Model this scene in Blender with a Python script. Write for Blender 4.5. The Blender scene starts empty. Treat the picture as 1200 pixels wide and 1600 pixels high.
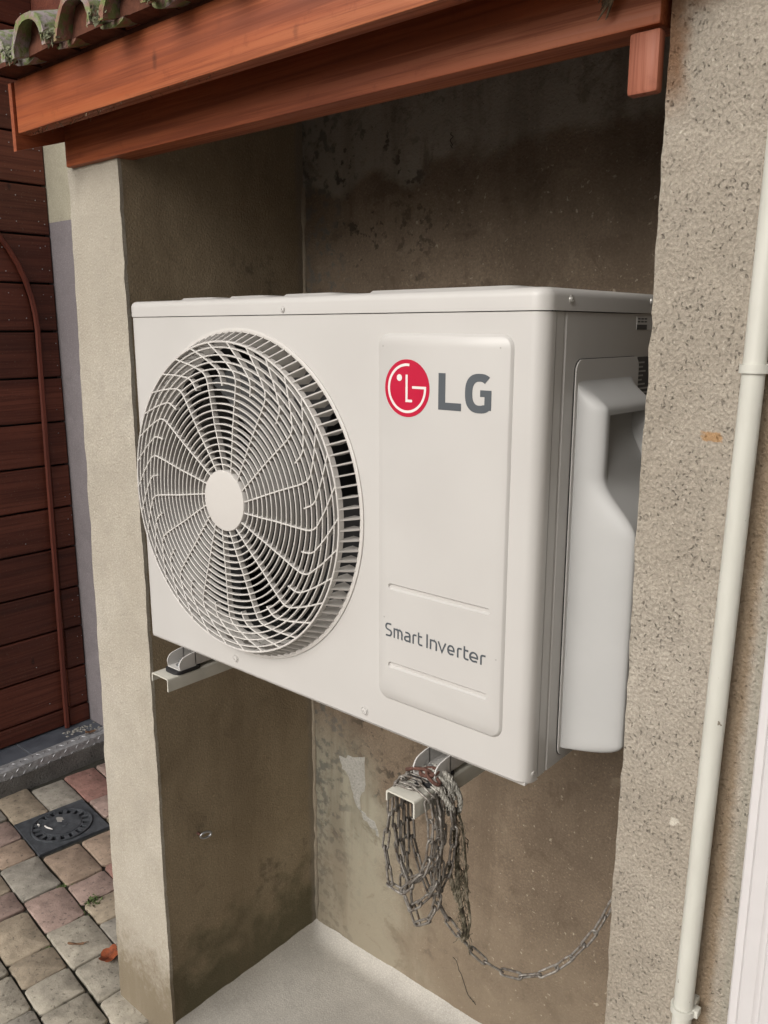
import bpy, bmesh, math, random
from mathutils import Vector, Matrix, noise
from mathutils.geometry import tessellate_polygon
R = math.radians
PI = math.pi
random.seed(7)
scene = bpy.context.scene
col = scene.collection
Z0 = 1.10            # unit-bottom height above the paving

# ---------------------------------------------------------------- camera
cam_d = bpy.data.cameras.new('camera'); cam = bpy.data.objects.new('camera', cam_d); col.objects.link(cam)
yaw, pitch = -0.71461, -0.21588
fw = Vector((math.sin(yaw)*math.cos(pitch), math.cos(yaw)*math.cos(pitch), math.sin(pitch)))
cam.location = (1.39857, -0.88823, 0.60016+Z0)
cam.rotation_euler = fw.to_track_quat('-Z', 'Y').to_euler()
cam_d.sensor_fit = 'VERTICAL'; cam_d.sensor_height = 36.0; cam_d.lens = 1300.18*36/1600
cam_d.clip_start = 0.01; cam_d.clip_end = 500
scene.camera = cam
scene.render.resolution_x = 768; scene.render.resolution_y = 1024

# ---------------------------------------------------------------- light
SUN_DIR = Vector((-0.02, -0.86, 0.50)).normalized()       # towards the sun
world = bpy.data.worlds.new('World'); scene.world = world; world.use_nodes = True
wn = world.node_tree.nodes; wl = world.node_tree.links
bg = wn['Background']
sky = wn.new('ShaderNodeTexSky'); sky.sky_type = 'NISHITA'; sky.sun_disc = False
sky.sun_elevation = math.asin(SUN_DIR.z); sky.sun_rotation = math.atan2(SUN_DIR.x, SUN_DIR.y)
sky.air_density = 1.0; sky.dust_density = 6.0; sky.ozone_density = 1.0
hs = wn.new('ShaderNodeHueSaturation'); hs.inputs['Saturation'].default_value = 0.28    # an overcast, nearly grey sky
wl.new(sky.outputs[0], hs.inputs['Color']); wl.new(hs.outputs[0], bg.inputs['Color'])
bg.inputs['Strength'].default_value = 0.10
sd = bpy.data.lights.new('sun', 'SUN'); sun = bpy.data.objects.new('sun', sd); col.objects.link(sun)
sd.energy = 1.3; sd.angle = R(40); sd.color = (1.0, 0.955, 0.895)
sun.rotation_euler = SUN_DIR.to_track_quat('Z', 'Y').to_euler(); sun.location = (0, -4, 6)
vs = scene.view_settings
vs.view_transform = 'Standard'; vs.look = 'None'; vs.gamma = 1.0; vs.use_curve_mapping = False
vs.exposure = 0.26
try:
    scene.cycles.max_bounces = 6; scene.cycles.diffuse_bounces = 4
except Exception: pass

# ---------------------------------------------------------------- materials
class NT:
    def __init__(s, name, rough=0.7, spec=0.5, metal=0.0):
        s.m = bpy.data.materials.new(name); s.m.use_nodes = True
        s.t = s.m.node_tree; s.n = s.t.nodes; s.b = s.n['Principled BSDF']
        s.b.inputs['Roughness'].default_value = rough; s.b.inputs['Metallic'].default_value = metal
        s.b.inputs['Specular IOR Level'].default_value = spec
        s.tc = s.n.new('ShaderNodeTexCoord'); s.geo = s.n.new('ShaderNodeNewGeometry')
    def link(s, a, b): s.t.links.new(a, b)
    def pos(s, scale=(1,1,1), world=True, rot=(0,0,0)):
        mp = s.n.new('ShaderNodeMapping'); mp.inputs['Scale'].default_value = scale; mp.inputs['Rotation'].default_value = rot
        s.link(s.geo.outputs['Position'] if world else s.tc.outputs['Object'], mp.inputs['Vector']); return mp.outputs[0]
    def noise(s, vec, scale, detail=4, rough=0.55, dist=0):
        n = s.n.new('ShaderNodeTexNoise'); n.inputs['Scale'].default_value = scale; n.inputs['Detail'].default_value = detail
        n.inputs['Roughness'].default_value = rough; n.inputs['Distortion'].default_value = dist
        s.link(vec, n.inputs['Vector']); return n.outputs['Fac']
    def voro(s, vec, scale, feature='F1', out='Distance', rnd=1):
        n = s.n.new('ShaderNodeTexVoronoi'); n.feature = feature; n.inputs['Scale'].default_value = scale; n.inputs['Randomness'].default_value = rnd
        s.link(vec, n.inputs['Vector']); return n.outputs[out]
    def ramp(s, fac, stops):
        n = s.n.new('ShaderNodeValToRGB'); e = n.color_ramp.elements
        while len(e) < len(stops): e.new(0.5)
        for k, (p, c) in enumerate(stops):
            e[k].position = p; e[k].color = (*c, 1) if isinstance(c, tuple) else (c, c, c, 1)
        s.link(fac, n.inputs[0]); return n.outputs[0]
    def mix(s, f, a, b, mode='MIX'):
        n = s.n.new('ShaderNodeMix'); n.data_type = 'RGBA'; n.blend_type = mode
        for sock, v in ((n.inputs[0], f), (n.inputs[6], a), (n.inputs[7], b)):
            if hasattr(v, 'is_linked'): s.link(v, sock)
            elif isinstance(v, tuple): sock.default_value = (*v, 1)
            else: sock.default_value = v
        return n.outputs[2]
    def math(s, op, a, b=None, c=None, clamp=False):
        n = s.n.new('ShaderNodeMath'); n.operation = op; n.use_clamp = clamp
        for k, v in enumerate((a, b, c)):
            if v is None: continue
            if hasattr(v, 'is_linked'): s.link(v, n.inputs[k])
            else: n.inputs[k].default_value = v
        return n.outputs[0]
    def range(s, v, a, b, c=0.0, d=1.0, smooth=True):
        n = s.n.new('ShaderNodeMapRange'); n.interpolation_type = 'SMOOTHSTEP' if smooth else 'LINEAR'
        s.link(v, n.inputs[0])
        for k, q in zip((1,2,3,4), (a,b,c,d)): n.inputs[k].default_value = q
        return n.outputs[0]
    def sep(s, world=True):
        n = s.n.new('ShaderNodeSeparateXYZ'); s.link(s.geo.outputs['Position'] if world else s.tc.outputs['Object'], n.inputs[0]); return n.outputs
    def bump(s, h, strength=0.5, dist=0.002, prev=None):
        n = s.n.new('ShaderNodeBump'); n.inputs['Strength'].default_value = strength; n.inputs['Distance'].default_value = dist
        s.link(h, n.inputs['Height'])
        if prev is not None: s.link(prev, n.inputs['Normal'])
        return n.outputs[0]
    def done(s, color=None, rough=None, normal=None):
        if color is not None:
            if hasattr(color, 'is_linked'): s.link(color, s.b.inputs['Base Color'])
            else: s.b.inputs['Base Color'].default_value = (*color, 1)
        if rough is not None: s.link(rough, s.b.inputs['Roughness'])
        if normal is not None: s.link(normal, s.b.inputs['Normal'])
        return s.m
M = {}
def simple(name, c, rough=0.5, metal=0.0, spec=0.5, var=0.08, vs_=30):
    t = NT(name, rough, spec, metal)
    f = t.noise(t.pos(), vs_, 3)
    lo = tuple(x*(1-var) for x in c); hi = tuple(min(1, x*(1+var)) for x in c)
    M[name] = t.done(t.ramp(f, [(0.3, lo), (0.7, hi)]), t.range(f, 0.3, 0.7, rough*0.92, min(1, rough*1.08)))

# powder coated sheet steel of the unit (orange-peel, faint grime)
t = NT('unit_paint', 0.36, 0.5)
f = t.noise(t.pos(), 6, 4); g = t.noise(t.pos(), 900, 2)
M['unit_paint'] = t.done(t.ramp(f, [(0.3, (0.500, 0.485, 0.465)), (0.7, (0.525, 0.511, 0.490))]), t.range(f, 0.3, 0.7, 0.33, 0.42), t.bump(g, 0.06, 0.0004))
t = NT('grille_plastic', 0.42, 0.5); f = t.noise(t.pos(), 12, 4)
M['grille_plastic'] = t.done(t.ramp(f, [(0.3, (0.54, 0.518, 0.49)), (0.7, (0.57, 0.548, 0.52))]))
t = NT('cover_plastic', 0.48, 0.45); f = t.noise(t.pos(), 10, 4); g = t.noise(t.pos(), 700, 2)
M['cover_plastic'] = t.done(t.ramp(f, [(0.3, (0.415, 0.415, 0.408)), (0.7, (0.445, 0.445, 0.437))]), None, t.bump(g, 0.1, 0.0004))
simple('seam_black', (0.012, 0.011, 0.010), 0.7)
simple('fan_plastic', (0.014, 0.014, 0.015), 0.5)
simple('interior', (0.016, 0.016, 0.016), 0.8)
simple('logo_red', (0.46, 0.004, 0.036), 0.35, var=0.02)
simple('logo_white', (0.72, 0.70, 0.67), 0.4, var=0.02)
simple('logo_grey', (0.080, 0.091, 0.103), 0.4, var=0.03)
simple('sticker_silver', (0.36, 0.35, 0.33), 0.5)
simple('sticker_dark', (0.06, 0.06, 0.06), 0.5)
simple('bracket_paint', (0.56, 0.545, 0.48), 0.42, var=0.06)
simple('rubber', (0.015, 0.015, 0.017), 0.6)
simple('zinc', (0.42, 0.43, 0.44), 0.35, 0.9, var=0.2, vs_=200)
simple('screw_metal', (0.5, 0.49, 0.46), 0.35, 0.3)
simple('pvc_frame', (0.60, 0.58, 0.58), 0.3, var=0.02)
simple('rust', (0.095, 0.042, 0.03), 0.8, 0.1, var=0.5, vs_=300)
simple('leaf_orange', (0.26, 0.065, 0.022), 0.7, var=0.4, vs_=80)
simple('leaf_brown', (0.16, 0.085, 0.045), 0.8, var=0.4, vs_=80)
simple('moss_green', (0.07, 0.10, 0.03), 0.9, var=0.5, vs_=150)
simple('lichen', (0.20, 0.21, 0.13), 0.9, var=0.4, vs_=150)
simple('dry_plant', (0.12, 0.085, 0.05), 0.9, var=0.5, vs_=150)
simple('glass_dark', (0.05, 0.06, 0.065), 0.06, var=0.05)

t = NT('chain_steel', 0.45, 0.5, 0.5); f = t.noise(t.pos(), 140, 4)
M['chain_steel'] = t.done(t.ramp(f, [(0.28, (0.10, 0.07, 0.05)), (0.46, (0.205, 0.188, 0.168)), (0.75, (0.38, 0.36, 0.33))]), t.range(f, 0.3, 0.7, 0.75, 0.42))
t = NT('rope_clean', 0.95, 0.2); f = t.noise(t.pos(), 220, 4); g = t.noise(t.pos(), 900, 3)
M['rope_clean'] = t.done(t.ramp(f, [(0.3, (0.20, 0.19, 0.165)), (0.65, (0.46, 0.445, 0.40))]), None, t.bump(g, 0.6, 0.001))
t = NT('rope_dirty', 0.95, 0.2); f = t.noise(t.pos(), 60, 4); g = t.noise(t.pos(), 900, 3)
M['rope_dirty'] = t.done(t.ramp(f, [(0.34, (0.03, 0.024, 0.018)), (0.48, (0.085, 0.075, 0.05)), (0.62, (0.27, 0.235, 0.18))]), None, t.bump(g, 0.6, 0.001))
t = NT('pipe_pvc', 0.35, 0.45); f = t.noise(t.pos((1,1,0.25)), 40, 5); g = t.noise(t.pos((1,1,1)), 90, 3)
spots = t.range(g, 0.70, 0.74, 0, 1)
M['pipe_pvc'] = t.done(t.mix(spots, t.ramp(f, [(0.3, (0.53, 0.525, 0.47)), (0.7, (0.60, 0.597, 0.54))]), (0.22, 0.19, 0.15)))

def sum_noise(t, v, n, k): return t.math('ADD', v, t.math('MULTIPLY', t.math('SUBTRACT', n, 0.5), k))
# --- wood: the grain runs along one world axis
def wood(name, dark, mid, light, axis=0, rough=0.55, knots=0.6, dust=0.0):
    t = NT(name, rough, 0.4)
    sc = [14, 14, 14]; sc[axis] = 0.55
    warp = t.noise(t.pos((1, 1, 1)), 3.0, 2)
    v = t.pos(tuple(sc))
    big = t.noise(v, 1.3, 5, 0.6, 0.5)
    sc2 = [130, 130, 130]; sc2[axis] = 2.6
    fine = t.noise(t.pos(tuple(sc2)), 1.0, 5, 0.65, 0.2)
    c = t.ramp(big, [(0.25, dark), (0.5, mid), (0.75, light)])
    c = t.mix(t.range(fine, 0.44, 0.62, 0, 0.62), c, dark)
    c = t.mix(t.range(t.noise(t.pos(), 38, 5, 0.7), 0.56, 0.72, 0, 0.35), c, dark)
    sk = [6, 6, 6]; sk[axis] = 14
    vk = t.voro(t.pos(tuple(sk)), 1.0)
    kn = t.math('MULTIPLY', t.range(sum_noise(t, vk, t.noise(t.pos(), 55, 3), 0.16), 0.04, 0.13, 1, 0), knots)
    kn = t.math('MULTIPLY', kn, t.range(warp, 0.46, 0.54, 0, 1))
    c = t.mix(kn, c, tuple(x*0.18 for x in dark))
    patch = t.range(warp, 0.52, 0.74, 0, 0.35)
    c = t.mix(patch, c, tuple(x*0.6 for x in mid))
    oi = t.n.new('ShaderNodeObjectInfo')
    c = t.mix(1.0, c, t.ramp(oi.outputs['Random'], [(0, 0.72), (1, 1.12)]), 'MULTIPLY')
    if dust:
        d = t.noise(t.pos(), 160, 3); c = t.mix(t.range(d, 0.62, 0.75, 0, dust), c, (0.25, 0.2, 0.16))
    nb = t.bump(fine, 0.35, 0.0012); nb = t.bump(big, 0.15, 0.003, nb)
    M[name] = t.done(c, t.range(fine, 0.3, 0.7, rough*0.85, min(1, rough*1.3)), nb)
wood('beam_wood', (0.17, 0.036, 0.012), (0.38, 0.100, 0.036), (0.49, 0.168, 0.070), 0, 0.52, 0.75)
wood('block_wood', (0.15, 0.040, 0.020), (0.30, 0.100, 0.056), (0.44, 0.20, 0.13), 2, 0.6, 0.0)
wood('board_wood', (0.20, 0.045, 0.018), (0.34, 0.09, 0.035), (0.42, 0.13, 0.055), 1, 0.5)
wood('clad_wood', (0.065, 0.017, 0.010), (0.135, 0.036, 0.020), (0.19, 0.056, 0.032), 1, 0.52, 0.7, 0.35)
wood('batten_wood', (0.085, 0.020, 0.013), (0.16, 0.038, 0.022), (0.21, 0.058, 0.034), 2, 0.5, 0.0)

# --- renders / plasters
def plaster(name, base, dark, light, grain=260, pit=0.5, bump=0.8, stains=None, aniso=(1,1,1)):
    t = NT(name, 0.92, 0.25)
    p = t.pos()
    pa = t.pos(aniso)
    big = t.noise(p, 2.2, 5, 0.6, 0.4); mid = t.noise(p, 14, 5, 0.6)
    fine = t.noise(pa, grain, 4, 0.65)
    pits = t.voro(pa, grain*0.85)
    vp = t.n.new('ShaderNodeTexVoronoi'); vp.inputs['Scale'].default_value = grain*0.80
    wn_ = t.n.new('ShaderNodeTexNoise'); wn_.inputs['Scale'].default_value = grain*0.7; wn_.inputs['Detail'].default_value = 2; t.link(pa, wn_.inputs['Vector'])
    va = t.n.new('ShaderNodeVectorMath'); va.operation = 'MULTIPLY_ADD'; t.link(wn_.outputs['Color'], va.inputs[0]); va.inputs[1].default_value = (2.4/grain,)*3; t.link(pa, va.inputs[2])
    t.link(va.outputs[0], vp.inputs['Vector'])
    vsep = t.n.new('ShaderNodeSeparateColor'); t.link(vp.outputs['Color'], vsep.inputs[0])
    hole = t.math('MULTIPLY', t.range(vp.outputs['Distance'], 0.22, 0.42, 1, 0), t.range(vsep.outputs[0], 0.60, 0.85, 0, 1))
    hole = t.math('MULTIPLY', hole, t.range(mid, 0.38, 0.55, 0.25, 1))
    c = t.ramp(big, [(0.25, dark), (0.5, base), (0.78, light)])
    c = t.mix(t.range(mid, 0.40, 0.75, 0, 0.45), c, tuple(x*0.78 for x in base))
    c = t.mix(t.range(fine, 0.35, 0.70, 0.35, 0.0), c, tuple(x*0.45 for x in dark))
    c = t.mix(t.math('MULTIPLY', hole, pit), c, tuple(x*0.30 for x in dark))
    c = t.mix(t.math('MULTIPLY', t.math('MULTIPLY', t.range(vp.outputs['Distance'], 0.2, 0.4, 1, 0), t.range(vsep.outputs[1], 0.84, 0.90, 0, 1)), 0.30), c, tuple(min(1, x*1.45) for x in light))
    if stains: c = stains(t, c, big, mid)
    h = t.math('SUBTRACT', fine, t.math('MULTIPLY', hole, 0.8)); 
    h = t.math('ADD', h, t.math('MULTIPLY', pits, 0.5))
    nb = t.bump(h, bump, 0.0030); nb = t.bump(mid, 0.25, 0.006, nb)
    M[name] = t.done(c, None, nb)
def st_pillar(t, c, big, mid):
    x, y, z = t.sep()
    w = sum_noise(t, sum_noise(t, z, mid, 0.20), t.noise(t.pos(), 70, 4, 0.7), 0.22)
    c = t.mix(t.range(w, 0.08, 0.28, 0.9, 0), c, (0.175, 0.14, 0.092))
    st = t.noise(t.pos((14, 14, 1.5)), 1.0, 5, 0.65)
    c = t.mix(t.range(st, 0.50, 0.72, 0, 0.28), c, (0.33, 0.295, 0.235))         # splash-dirt at the foot
    c = t.mix(t.range(sum_noise(t, z, big, 0.8), 1.55, 1.85, 0, 0.35), c, (0.36, 0.33, 0.27))
    return c
def st_pier(t, c, big, mid):
    x, y, z = t.sep()
    zz = t.math('SUBTRACT', z, t.math('MULTIPLY', t.math('SUBTRACT', x, 0.985), 2.2))
    e1 = t.range(sum_noise(t, x, t.noise(t.pos(), 40, 4), 0.03), 0.994, 1.016, 1, 0)
    e2 = t.range(sum_noise(t, z, mid, 0.12), 1.915, 1.99, 0, 1)
    rust = t.math('MULTIPLY', e1, e2)
    r2 = t.math('MULTIPLY', t.range(sum_noise(t, x, mid, 0.10), 1.01, 1.055, 1, 0), t.range(sum_noise(t, z, mid, 0.08), 2.015, 2.05, 0, 1))
    rust = t.math('MAXIMUM', rust, r2)
    c = t.mix(t.math('MULTIPLY', rust, 0.85), c, (0.17, 0.085, 0.04))
    # ochre scrape
    dx = t.math('MULTIPLY', t.math('ABSOLUTE', t.math('SUBTRACT', x, 1.0645)), 1.0)
    dz = t.math('MULTIPLY', t.math('ABSOLUTE', t.math('SUBTRACT', z, 1.582)), 2.0)
    d = sum_noise(t, t.math('MAXIMUM', dx, dz), t.noise(t.pos(), 120, 3), 0.014)
    c = t.mix(t.range(d, 0.008, 0.012, 0.7, 0), c, (0.40, 0.21, 0.07))
    # shadow of the pipe, painted into the wall as a brown band
    xb = t.math('SUBTRACT', x, t.math('MULTIPLY', t.math('SUBTRACT', z, 0.856), 0.0169))
    xb = sum_noise(t, xb, t.noise(t.pos(), 60, 4), 0.010)
    b = t.math('MULTIPLY', t.range(xb, 1.098, 1.106, 0, 1), t.range(xb, 1.116, 1.130, 1, 0))
    c = t.mix(t.math('MULTIPLY', b, 0.75), c, (0.235, 0.165, 0.098))
    c = t.mix(t.range(x, 1.132, 1.140, 0, 0.5), c, (0.30, 0.29, 0.24))
    # white chipped spot
    px, pz = t.math('SUBTRACT', x, 1.0585), t.math('SUBTRACT', z, 1.095)
    d = t.math('SQRT', t.math('ADD', t.math('POWER', px, 2), t.math('POWER', pz, 2)))
    c = t.mix(t.range(sum_noise(t, d, t.noise(t.pos(), 150, 3), 0.016), 0.004, 0.007, 0.8, 0), c, (0.62, 0.58, 0.5))
    return c
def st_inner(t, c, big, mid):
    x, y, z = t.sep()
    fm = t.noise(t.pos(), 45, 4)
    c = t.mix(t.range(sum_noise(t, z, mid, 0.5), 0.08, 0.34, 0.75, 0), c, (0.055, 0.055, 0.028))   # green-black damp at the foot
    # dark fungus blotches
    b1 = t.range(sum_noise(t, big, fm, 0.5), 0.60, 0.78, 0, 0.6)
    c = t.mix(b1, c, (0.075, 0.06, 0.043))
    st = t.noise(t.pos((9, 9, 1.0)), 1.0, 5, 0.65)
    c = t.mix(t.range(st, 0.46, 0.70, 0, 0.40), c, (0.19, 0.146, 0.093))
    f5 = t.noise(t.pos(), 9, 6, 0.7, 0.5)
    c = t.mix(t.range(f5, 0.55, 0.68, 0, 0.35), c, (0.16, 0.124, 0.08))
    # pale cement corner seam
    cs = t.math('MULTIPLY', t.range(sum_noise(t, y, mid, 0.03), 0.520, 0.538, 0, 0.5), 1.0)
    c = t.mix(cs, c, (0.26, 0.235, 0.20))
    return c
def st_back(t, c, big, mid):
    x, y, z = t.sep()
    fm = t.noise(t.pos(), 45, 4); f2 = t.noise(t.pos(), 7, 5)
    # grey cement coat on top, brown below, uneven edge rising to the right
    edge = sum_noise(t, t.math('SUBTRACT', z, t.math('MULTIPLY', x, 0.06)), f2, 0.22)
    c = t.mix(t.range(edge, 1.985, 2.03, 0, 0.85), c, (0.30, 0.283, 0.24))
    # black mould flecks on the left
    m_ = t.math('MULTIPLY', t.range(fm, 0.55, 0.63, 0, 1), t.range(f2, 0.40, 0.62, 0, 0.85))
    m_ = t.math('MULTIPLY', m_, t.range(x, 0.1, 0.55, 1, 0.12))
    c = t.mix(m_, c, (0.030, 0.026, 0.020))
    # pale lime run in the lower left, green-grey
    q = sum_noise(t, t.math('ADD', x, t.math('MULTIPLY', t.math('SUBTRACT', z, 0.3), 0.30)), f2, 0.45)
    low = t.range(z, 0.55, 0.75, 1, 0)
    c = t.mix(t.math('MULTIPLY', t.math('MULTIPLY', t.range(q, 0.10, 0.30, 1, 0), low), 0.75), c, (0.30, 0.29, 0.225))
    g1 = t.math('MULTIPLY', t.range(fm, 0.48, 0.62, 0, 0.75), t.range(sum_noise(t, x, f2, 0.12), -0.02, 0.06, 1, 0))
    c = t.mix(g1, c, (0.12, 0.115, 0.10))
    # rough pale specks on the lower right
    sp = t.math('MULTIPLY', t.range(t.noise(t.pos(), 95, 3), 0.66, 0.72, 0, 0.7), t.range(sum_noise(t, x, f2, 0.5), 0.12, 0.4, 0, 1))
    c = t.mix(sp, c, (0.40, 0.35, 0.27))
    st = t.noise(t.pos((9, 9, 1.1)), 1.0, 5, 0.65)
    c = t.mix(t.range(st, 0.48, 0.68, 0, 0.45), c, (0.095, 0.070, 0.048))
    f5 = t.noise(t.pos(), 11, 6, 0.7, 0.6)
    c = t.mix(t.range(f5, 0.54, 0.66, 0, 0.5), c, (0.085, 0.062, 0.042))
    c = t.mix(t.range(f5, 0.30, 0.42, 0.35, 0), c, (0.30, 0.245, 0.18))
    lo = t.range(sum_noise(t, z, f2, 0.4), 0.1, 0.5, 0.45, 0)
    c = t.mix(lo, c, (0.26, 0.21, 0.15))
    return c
plaster('pillar_render', (0.46, 0.42, 0.35), (0.39, 0.35, 0.285), (0.52, 0.485, 0.42), 260, 0.15, 0.45, st_pillar)
plaster('pier_render', (0.42, 0.375, 0.31), (0.34, 0.295, 0.235), (0.50, 0.455, 0.39), 300, 0.60, 1.0, st_pier, (1.0, 1.0, 0.75))
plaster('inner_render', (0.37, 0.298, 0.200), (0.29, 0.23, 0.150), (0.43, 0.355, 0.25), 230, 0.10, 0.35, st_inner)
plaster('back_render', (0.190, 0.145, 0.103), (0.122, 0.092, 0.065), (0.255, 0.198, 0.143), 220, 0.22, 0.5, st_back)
plaster('niche_concrete', (0.50, 0.475, 0.43), (0.38, 0.36, 0.325), (0.55, 0.525, 0.475), 300, 0.10, 0.2)
plaster('patch_cement', (0.36, 0.35, 0.315), (0.27, 0.26, 0.23), (0.45, 0.43, 0.39), 200, 0.3, 0.6)
plaster('strip_lavender', (0.27, 0.245, 0.255), (0.24, 0.215, 0.225), (0.30, 0.275, 0.285), 260, 0.1, 0.2)
plaster('strip_beige', (0.46, 0.43, 0.33), (0.42, 0.39, 0.30), (0.50, 0.47, 0.37), 260, 0.1, 0.2)
plaster('step_concrete', (0.17, 0.165, 0.155), (0.07, 0.07, 0.068), (0.30, 0.29, 0.27), 160, 0.7, 1.0)
plaster('joint_sand', (0.055, 0.052, 0.042), (0.03, 0.03, 0.024), (0.085, 0.08, 0.065), 300, 0.3, 0.8)
# pavers: colour from the object, tumbled concrete
t = NT('paver_stone', 0.9, 0.25)
oi = t.n.new('ShaderNodeObjectInfo'); p = t.pos()
f1 = t.noise(p, 26, 5, 0.65); f2 = t.noise(p, 240, 3, 0.6); f3 = t.noise(p, 75, 3, 0.6)
c = t.mix(1.0, oi.outputs['Color'], t.ramp(f1, [(0.25, 0.62), (0.75, 1.22)]), 'MULTIPLY')
c = t.mix(t.range(f3, 0.58, 0.70, 0, 0.6), c, (0.07, 0.06, 0.05))
c = t.mix(t.range(f2, 0.58, 0.72, 0, 0.35), c, (0.40, 0.37, 0.32))
M['paver_stone'] = t.done(c, None, t.bump(f1, 0.35, 0.006, t.bump(f2, 0.6, 0.002)))
# the paving beyond the stones built one by one
t = NT('far_paving', 0.92, 0.2)
bt = t.n.new('ShaderNodeTexBrick'); t.link(t.pos((1,1,1), True, (0,0,R(6.3))), bt.inputs['Vector'])
bt.inputs['Scale'].default_value = 1.0; bt.inputs['Brick Width'].default_value = 0.17; bt.inputs['Row Height'].default_value = 0.125
bt.inputs['Mortar Size'].default_value = 0.006; bt.inputs['Color1'].default_value = (0.27, 0.225, 0.18, 1); bt.inputs['Color2'].default_value = (0.22, 0.16, 0.13, 1)
bt.inputs['Mortar'].default_value = (0.05, 0.047, 0.038, 1)
f = t.noise(t.pos(), 20, 4)
M['far_paving'] = t.done(t.mix(1.0, bt.outputs[0], t.ramp(f, [(0.25, 0.7), (0.75, 1.15)]), 'MULTIPLY'), None, t.bump(t.noise(t.pos(), 200, 3), 0.4, 0.002))
# slate tile, checker plate, cast iron
t = NT('slate', 0.45, 0.5); f = t.noise(t.pos(), 18, 5, 0.65)
M['slate'] = t.done(t.ramp(f, [(0.3, (0.075, 0.085, 0.105)), (0.7, (0.125, 0.14, 0.165))]), t.range(f, 0.3, 0.7, 0.35, 0.6), t.bump(f, 0.3, 0.003))
simple('grout', (0.28, 0.28, 0.28), 0.9)
t = NT('checker_plate', 0.45, 0.5, 0.25); f = t.noise(t.pos(), 60, 4)
M['checker_plate'] = t.done(t.ramp(f, [(0.3, (0.27, 0.275, 0.285)), (0.7, (0.46, 0.47, 0.485))]), t.range(f, 0.3, 0.7, 0.35, 0.6))
t = NT('drain_plastic', 0.55, 0.45); f = t.noise(t.pos(), 50, 5, 0.65)
M['drain_plastic'] = t.done(t.ramp(f, [(0.35, (0.04, 0.045, 0.052)), (0.7, (0.095, 0.103, 0.115))]), t.range(f, 0.3, 0.7, 0.45, 0.7), t.bump(f, 0.2, 0.002))
# clay roof tile with lichen and moss
t = NT('clay_tile', 0.9, 0.25); p = t.pos(); f1 = t.noise(p, 14, 5, 0.65); f2 = t.noise(p, 60, 4, 0.65); f3 = t.noise(p, 9, 4)
c = t.ramp(f1, [(0.3, (0.17, 0.075, 0.05)), (0.7, (0.30, 0.16, 0.12))])
c = t.mix(t.range(f3, 0.38, 0.56, 0, 0.85), c, (0.30, 0.27, 0.275))
gn = t.math('MULTIPLY', t.range(f2, 0.42, 0.60, 0, 1), t.range(t.sep()[1], -0.09, 0.02, 0.95, 0.25))
c = t.mix(gn, c, (0.16, 0.20, 0.075))
M['clay_tile'] = t.done(c, None, t.bump(f2, 0.7, 0.005))
t = NT('clay_mortar', 0.95, 0.2); f1 = t.noise(t.pos(), 30, 5, 0.65)
M['clay_mortar'] = t.done(t.ramp(f1, [(0.3, (0.06, 0.024, 0.016)), (0.7, (0.14, 0.055, 0.034))]), None, t.bump(f1, 0.7, 0.006))

# ---------------------------------------------------------------- mesh helpers (all in unit coordinates, shifted up by Z0 on output)
def mesh_obj(name, verts, faces, mat, parent=None, smooth=None, loc=None, keep=False):
    me = bpy.data.meshes.new(name)
    me.from_pydata([tuple(v) for v in verts], [], faces); me.validate(); me.update()
    bm = bmesh.new(); bm.from_mesh(me)
    bmesh.ops.recalc_face_normals(bm, faces=bm.faces); bm.to_mesh(me); bm.free()
    return link_mesh(name, me, mat, parent, smooth, loc)
def link_mesh(name, me, mat, parent=None, smooth=None, loc=None):
    if mat is not None and not me.materials: me.materials.append(M[mat])
    if smooth:
        me.shade_smooth() if hasattr(me, 'shade_smooth') else None
        me.set_sharp_from_angle(angle=R(smooth))
    o = bpy.data.objects.new(name, me); col.objects.link(o)
    if parent is not None: o.parent = parent
    elif True: o.location.z = Z0
    if loc is not None: o.location = Vector(loc) + (Vector((0,0,0)) if parent is not None else Vector((0,0,Z0)))
    return o
def bm_obj(name, bm, mat, parent=None, smooth=None, loc=None):
    bmesh.ops.recalc_face_normals(bm, faces=bm.faces)
    me = bpy.data.meshes.new(name); bm.to_mesh(me); bm.free()
    return link_mesh(name, me, mat, parent, smooth, loc)
def empty(name, loc, label, cat, group=None):
    """thing root at its base; children are given in absolute unit coordinates"""
    o = bpy.data.objects.new(name, None); col.objects.link(o); o.location = Vector(loc)+Vector((0,0,Z0)); o.empty_display_size = 0.05
    return tag(o, label, cat, group)
def tag(o, label=None, cat=None, group=None, kind=None):
    for k, v in (('label', label), ('category', cat), ('group', group), ('kind', kind)):
        if v: o[k] = v
    return o
def adopt(o, parent):
    """parent an object built in absolute unit coordinates below a thing root or part"""
    root = parent
    off = Vector((0,0,0))
    while root is not None:
        off += Vector(root.location); root = root.parent
    off.z -= Z0
    o.parent = parent; o.location = Vector(o.location) - off - (Vector((0,0,Z0)) if not o.get('_l') else Vector((0,0,0)))
    return o
def box_bm(x0, x1, y0, y1, z0, z1, bev=0.0, seg=2):
    bm = bmesh.new()
    vs_ = [bm.verts.new((x, y, z)) for x in (x0, x1) for y in (y0, y1) for z in (z0, z1)]
    for f in ((0,1,3,2), (4,6,7,5), (0,4,5,1), (2,3,7,6), (0,2,6,4), (1,5,7,3)): bm.faces.new([vs_[k] for k in f])
    if bev > 0: bmesh.ops.bevel(bm, geom=bm.edges[:], offset=bev, segments=seg, profile=0.5, affect='EDGES')
    return bm
def part(name, bm, mat, parent, smooth=30):
    o = bm_obj(name, bm, mat, None, smooth); return adopt(o, parent)
def partv(name, v, f, mat, parent, smooth=30):
    o = mesh_obj(name, v, f, mat, None, smooth); return adopt(o, parent)
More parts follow.
